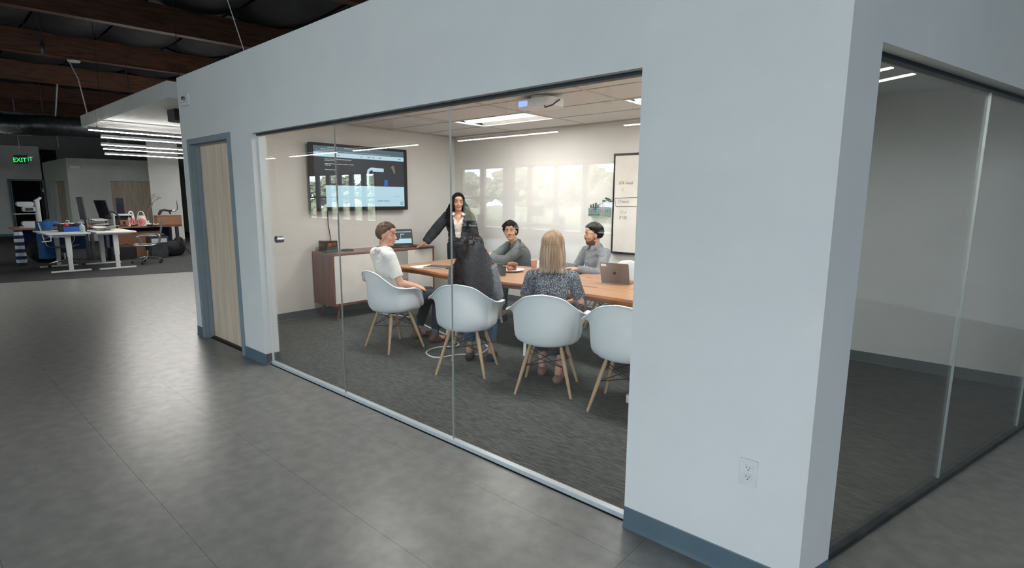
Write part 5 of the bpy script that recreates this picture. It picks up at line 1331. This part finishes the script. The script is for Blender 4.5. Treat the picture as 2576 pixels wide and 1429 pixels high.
# branch ornament
t = thing('branch_ornament', 'dry bare branch standing on the right workbench before the pale panel', 'plant', (-16.62, 4.42, ZR)); random.seed(11)
m = MB(); m.lathe([(.04, 0), (.05, .02), (.03, .10), (.02, .12)], n=14); m.build('vase', M['stereo'], t, smooth=True)
m = MB()
def br(p, d, L_, r, k):
    q = p + d * L_; m.tube([p, p.lerp(q, .5) + Vector((0, random.uniform(-.02, .02), .01)), q], [r, r * .85, r * .6], 5)
    if k == 0: return
    for _ in range(3 if k < 3 else 2):
        dd = (d + Vector((random.uniform(-.5, .5), random.uniform(-.9, .9), random.uniform(-.2, .5)))).normalized(); br(q, dd, L_ * random.uniform(.55, .8), r * .6, k - 1)
br(Vector((0, 0, .10)), Vector((0, .1, 1)).normalized(), .27, .016, 5)
m.build('branches', M['twig'], t)
# cardboard box, black robot arm
t = thing('cardboard_box', 'brown cardboard box at the right end of the workbench', 'box', (-16.38, 4.82, ZR)); m = MB(); m.box((-.15, -.28, 0), (.15, .28, .25)); m.build('carton', M['cardboard'], t, bevel=.003)
m = MB(); m.box((-.16, -.285, .2505), (.0, .29, .254)); m.box((.005, -.285, .2505), (.16, .29, .254)); m.build('flap', M['bench'], t)
m = MB(); m.box((.1505, -.20, .03), (.152, -.17, .07)); m.build('stamp', M['black'], t)
t = thing('robot_arm', 'black articulated instrument arm lying on top of the cardboard box', 'instrument', (-16.38, 4.80, ZR + .2545))
m = MB(); m.limb((0, -.17, .035), (0, -.12, .12), .033, .035); m.build('base_joint', M['blackpl'], t, smooth=True)
m = MB(); m.tube(catmull([(0, -.14, .11), (0, -.05, .14), (0, .05, .12), (0, .14, .12)], 4), .028, 8); m.build('upper_arm', M['blackpl'], t, smooth=True)
m = MB(); m.limb((0, .07, .11), (0, .09, .04), .024, .02); m.build('grip', M['blackpl'], t, smooth=True)
m = MB(); m.limb((0, .15, .11), (0, .21, .115), .026, .024); m.build('wrist', M['chrome'], t, smooth=True)
m = MB(); m.tube([(0, .22, .12), (0, .27, .16), (0, .27, .26), (0, .26, .38)], [.012, .014, .010, .006], 6); m.build('antenna', M['black'], t, smooth=True)
# small clutter on the right bench
for k, (dy, dz, c, nm, lb) in enumerate(((4.02, .03, 'black', 'tool', 'black hand tool in front of the white machine'), (4.36, .03, 'black', 'tool', 'short black tool beside the target-print bag'), (4.48, .03, 'paper', 'tape_roll', 'white roll on the right workbench'))):
    t = thing(nm, lb, 'tool', (-16.22, dy, ZR)); m = MB(); m.limb((0, -.06, .02), (0, .06, .022), .02, .014); m.limb((0, .02, .022), (.03, .05, .045), .014, .01); m.build('handle', M[c], t, smooth=True)
sheets('paper_pile', 'white paper beside the cardboard box on the right workbench', (-16.30, 4.42, ZR), 2, 21, .02)
# under the right bench: box, crate, backpack, grey cabinet
t = thing('cardboard_box', 'large flat cardboard box leaning under the right workbench', 'box', (-16.50, 4.05, .006)); m = MB(); m.obox((0, .12, .33), (.10, .95, .64), rot3(0, radians(4), 0)); m.build('carton', M['cardboard'], t)
t = thing('storage_crate', 'black storage crate on the floor under the right workbench', 'box', (-16.05, 3.66, .006)); m = MB(); m.rbox((-.15, -.26, 0), (.15, .28, .30), .03); m.build('crate', M['blackpl'], t)
m = MB(); m.tube(catmull([(0, -.2, .32), (.05, -.1, .36), (0, 0, .33), (-.05, .12, .37), (0, .24, .32)], 4), .012, 6); m.build('cable_bundle', M['black'], t, smooth=True)
t = thing('backpack', 'black backpack slumped on the carpet under the right end of the bench', 'bag', (-16.1, 4.78, .006)); m = MB(); m.ell((0, .02, .19), (.16, .28, .22), n=20, m=12); m.ell((0, -.16, .11), (.15, .22, .12)); m.ell((0, .16, .36), (.10, .12, .14)); o = m.build('pack', M['blkfab'], t); remesh(o, .015, 3, .03, .1)
for v in o.data.vertices: v.co.z = max(v.co.z, 0.0)
m = MB(); m.tube(catmull([(.12, .10, .40), (.17, .22, .30), (.16, .30, .12), (.05, .42, .015)], 4), .012, 6); m.build('strap', M['black'], t, smooth=True)
t = thing('desk_machine', 'grey front-panelled machine on the floor behind the right office chair', 'machine', (-15.80, 4.36, .006)); m = MB(); m.box((-.15, -.20, .34), (.15, .22, .55)); m.box((-.13, -.17, 0), (.13, .19, .34)); m.build('cabinet', M['duct'], t)
m = MB(); m.box((.1505, -.16, .40), (.154, .18, .50)); m.build('front_panel', M['stereo'], t); m = MB(); m.limb((0, -.05, .60), (0, .15, .58), .04, .035); m.build('handset', M['blackpl'], t, smooth=True)

# ---- aluminium office chairs
def office_chair(label, loc, rz, group):
    t = thing('office_chair', label, 'chair', loc, rz, group)
    mesh = mat('grey_chair_mesh', (70, 76, 82), .7) if 'grey_chair_mesh' not in bpy.data.materials else bpy.data.materials['grey_chair_mesh']
    P = [(-.02, .24, .45), (-.01, .20, .445), (0, 0, .43), (0, -.20, .45), (0, -.26, .52), (0, -.30, .75), (0, -.34, .98)]
    C_ = catmull([(p[1], p[2]) + (0,) for p in P], 4)
    m = MB(); m.grid([[(x, q.x, q.y) for x in (-.22, 0, .22)] for q in C_]); o = m.build('seat_sling', mesh, t, smooth=True); sd = o.modifiers.new('t', 'SOLIDIFY'); sd.thickness = .014
    for s in (-1, 1):
        m = MB(); m.tube([(s * .235, q.x, q.y) for q in C_], .014, 8); m.build('side_rail', M['chrome'], t, smooth=True)
        m = MB(); m.tube(catmull([(s * .25, -.26, .60), (s * .29, -.20, .66), (s * .29, .10, .66), (s * .29, .16, .60), (s * .25, .10, .46)], 4), .011, 8); m.build('armrest', M['chrome'], t, smooth=True)
    m = MB(); m.cyl((0, 0, .42), (0, 0, .30), .035, n=12); m.box((-.20, -.03, .40), (.20, .03, .425)); m.build('tilt_mechanism', M['black'], t)
    m = MB(); m.cyl((0, 0, .30), (0, 0, .12), .018, n=12); m.build('gas_lift', M['chrome'], t, smooth=True)
    for k in range(5):
        a = 2 * pi * k / 5 + .3; m = MB(); m.tube([(0, 0, .14), (.15 * cos(a), .15 * sin(a), .125), (.31 * cos(a), .31 * sin(a), .09)], [.024, .018, .012], 8); bs = m.build('base_arm', M['chrome'], t, smooth=True)
        m = MB(); c = Vector((.31 * cos(a), .31 * sin(a), .03)); d = Vector((-sin(a), cos(a), 0)); m.cyl(c - d * .018, c + d * .018, .029, n=12); m.cyl(c, c + Vector((0, 0, .06)), .007, n=6); m.build('caster', M['black'], bs, smooth=True)
    return t
oc = office_chair('chrome-framed mesh office chair beside the right standing desk', (-14.75, 3.86, .006), fac(-108), 'chrome office chairs at the standing desks')
dup(oc, (-15.36, 2.44, .006), fac(72), 'chrome-framed office chair half hidden behind the left standing desk', 'chrome office chairs at the standing desks')

# ---- camera side of the hall, seen only as reflections in the glass
GD = 'desks by the window wall'
d0 = lift_desk('white standing desk by the window wall, reflected under the television', -13.0, -8.2)
dup(d0, (-9.8, -8.6, .0), 0, 'white standing desk by the window wall, reflected behind the seated group'); dup(d0, (-6.6, -8.0, .0), 0, 'white standing desk by the window wall, reflected beside the whiteboard')
d0.location.z = 0
mo = monitor('dark monitor on the desk reflected under the television', (-13.7, -8.2, .80), radians(180), 0)
dup(mo, (-10.5, -8.6, .80), radians(170), 'dark monitor on the desk reflected behind the seated group')
dup(oc, (-10.4, -9.3, .0), radians(0), 'chrome office chair at the window desk, reflected behind the seated group'); dup(oc, (-13.6, -8.9, .0), radians(20), 'chrome office chair at the window desk, reflected under the television')
t = thing('window_column', 'round white column before the windows, reflected on the back wall', 'column', (-12.6, -9.8, 0)); m = MB(); m.cyl((0, 0, 0), (0, 0, 5.4), .14, n=24); m.build('shaft', M['white'], t, smooth=True)
m = MB(); m.lathe([(.2, 0), (.2, .05), (.15, .08)], n=24); m.build('base_ring', M['base'], t)

# ---- outdoors beyond the windows
struct(MB().prism([(-80, -90), (60, -90), (60, -12.1), (-80, -12.1)], -.3, -.15).build('ground_outside', M['asphalt']))
def tree(label, x, y, h_, r_, seed, group='trees outside the windows'):
    h_ *= .62
    t = thing('tree', label, 'tree', (x, y, -.15), 0, group); random.seed(seed)
    m = MB(); m.tube([(0, 0, 0), (.1, .05, h_ * .3), (-.05, 0, h_ * .65)], [.22, .17, .08], 8); m.build('trunk', M['bark'], t, smooth=True)
    m = MB()
    for k in range(150):
        a = random.uniform(0, 2 * pi); u = random.random() ** .5; zz = random.uniform(-1, 1); rr_ = r_ * sqrt(max(0, 1 - zz * zz)) * u; c = Vector((rr_ * cos(a), rr_ * sin(a), h_ * .62 + zz * h_ * .36))
        s_ = random.uniform(.18, .45) * r_ * .42; st = len(m.v); m.ell(c, (s_, s_, s_ * .75), n=8, m=6)
        for i in range(st, len(m.v)):
            v = m.v[i]; m.v[i] = v + (v - c) * (mnoise.noise(v * 5.3) * .9)
    m.build('crown', M['leaf'], t); return t
TR = ((-10.5, -22, 4.4, 2.2), (-15.5, -26.5, 5.2, 2.5), (-20.5, -23, 4.5, 2.2), (-25.5, -27, 5.6, 2.5), (-30.5, -24, 4.6, 2.3), (-35.5, -28, 5.6, 2.5), (-41, -25, 5.0, 2.6), (-46.5, -29, 5.8, 2.7), (-52, -26, 5.0, 2.6), (-57.5, -30, 6.0, 2.6), (-5.5, -26, 4.4, 2.4), (1, -24, 4.2, 2.3), (-20, -40, 6.6, 3.6), (-31, -42, 7.0, 3.8), (-42, -44, 7.2, 4.0), (-55, -46, 7.6, 4.4), (-9, -41, 6.6, 3.8))
TA = ('low broad', 'tall loose', 'rounded', 'tall dense', 'spreading', 'large pale', 'wide', 'high crowned', 'squat', 'big', 'leafy', 'small round', 'distant', 'distant dense', 'distant wide', 'distant high', 'distant broad')
TB = ('right-hand windows', 'second bay of right windows', 'middle windows', 'gap between the window groups', 'left windows', 'second bay of left windows', 'far-left windows', 'end windows', 'end bay, further along', 'last bay', 'windows behind the column', 'added entrance windows', 'middle bays, far off', 'left bays, far off', 'end bays, far off', 'last bays, far off', 'right bays, far off')
for k, (x, y, h_, r_) in enumerate(TR): tree('%s tree outside the %s' % (TA[k], TB[k]), x, y, h_ * 1.08, r_, k)
# bushes band
t = tag(MB().add([], []).build('hedge', M['leaf']), 'long low hedge outside the windows', 'hedge')
m = MB(); random.seed(2)
for k in range(210):
    x = -60 + k * .3; s_ = random.uniform(.4, .75); m.ell((x, -20.5 + random.uniform(-.4, .4), s_ * .7 - .1), (s_, s_ * .8, s_), n=7, m=5)
me = m.build('tmp', M['leaf']); t.data = me.data; bpy.data.objects.remove(me)
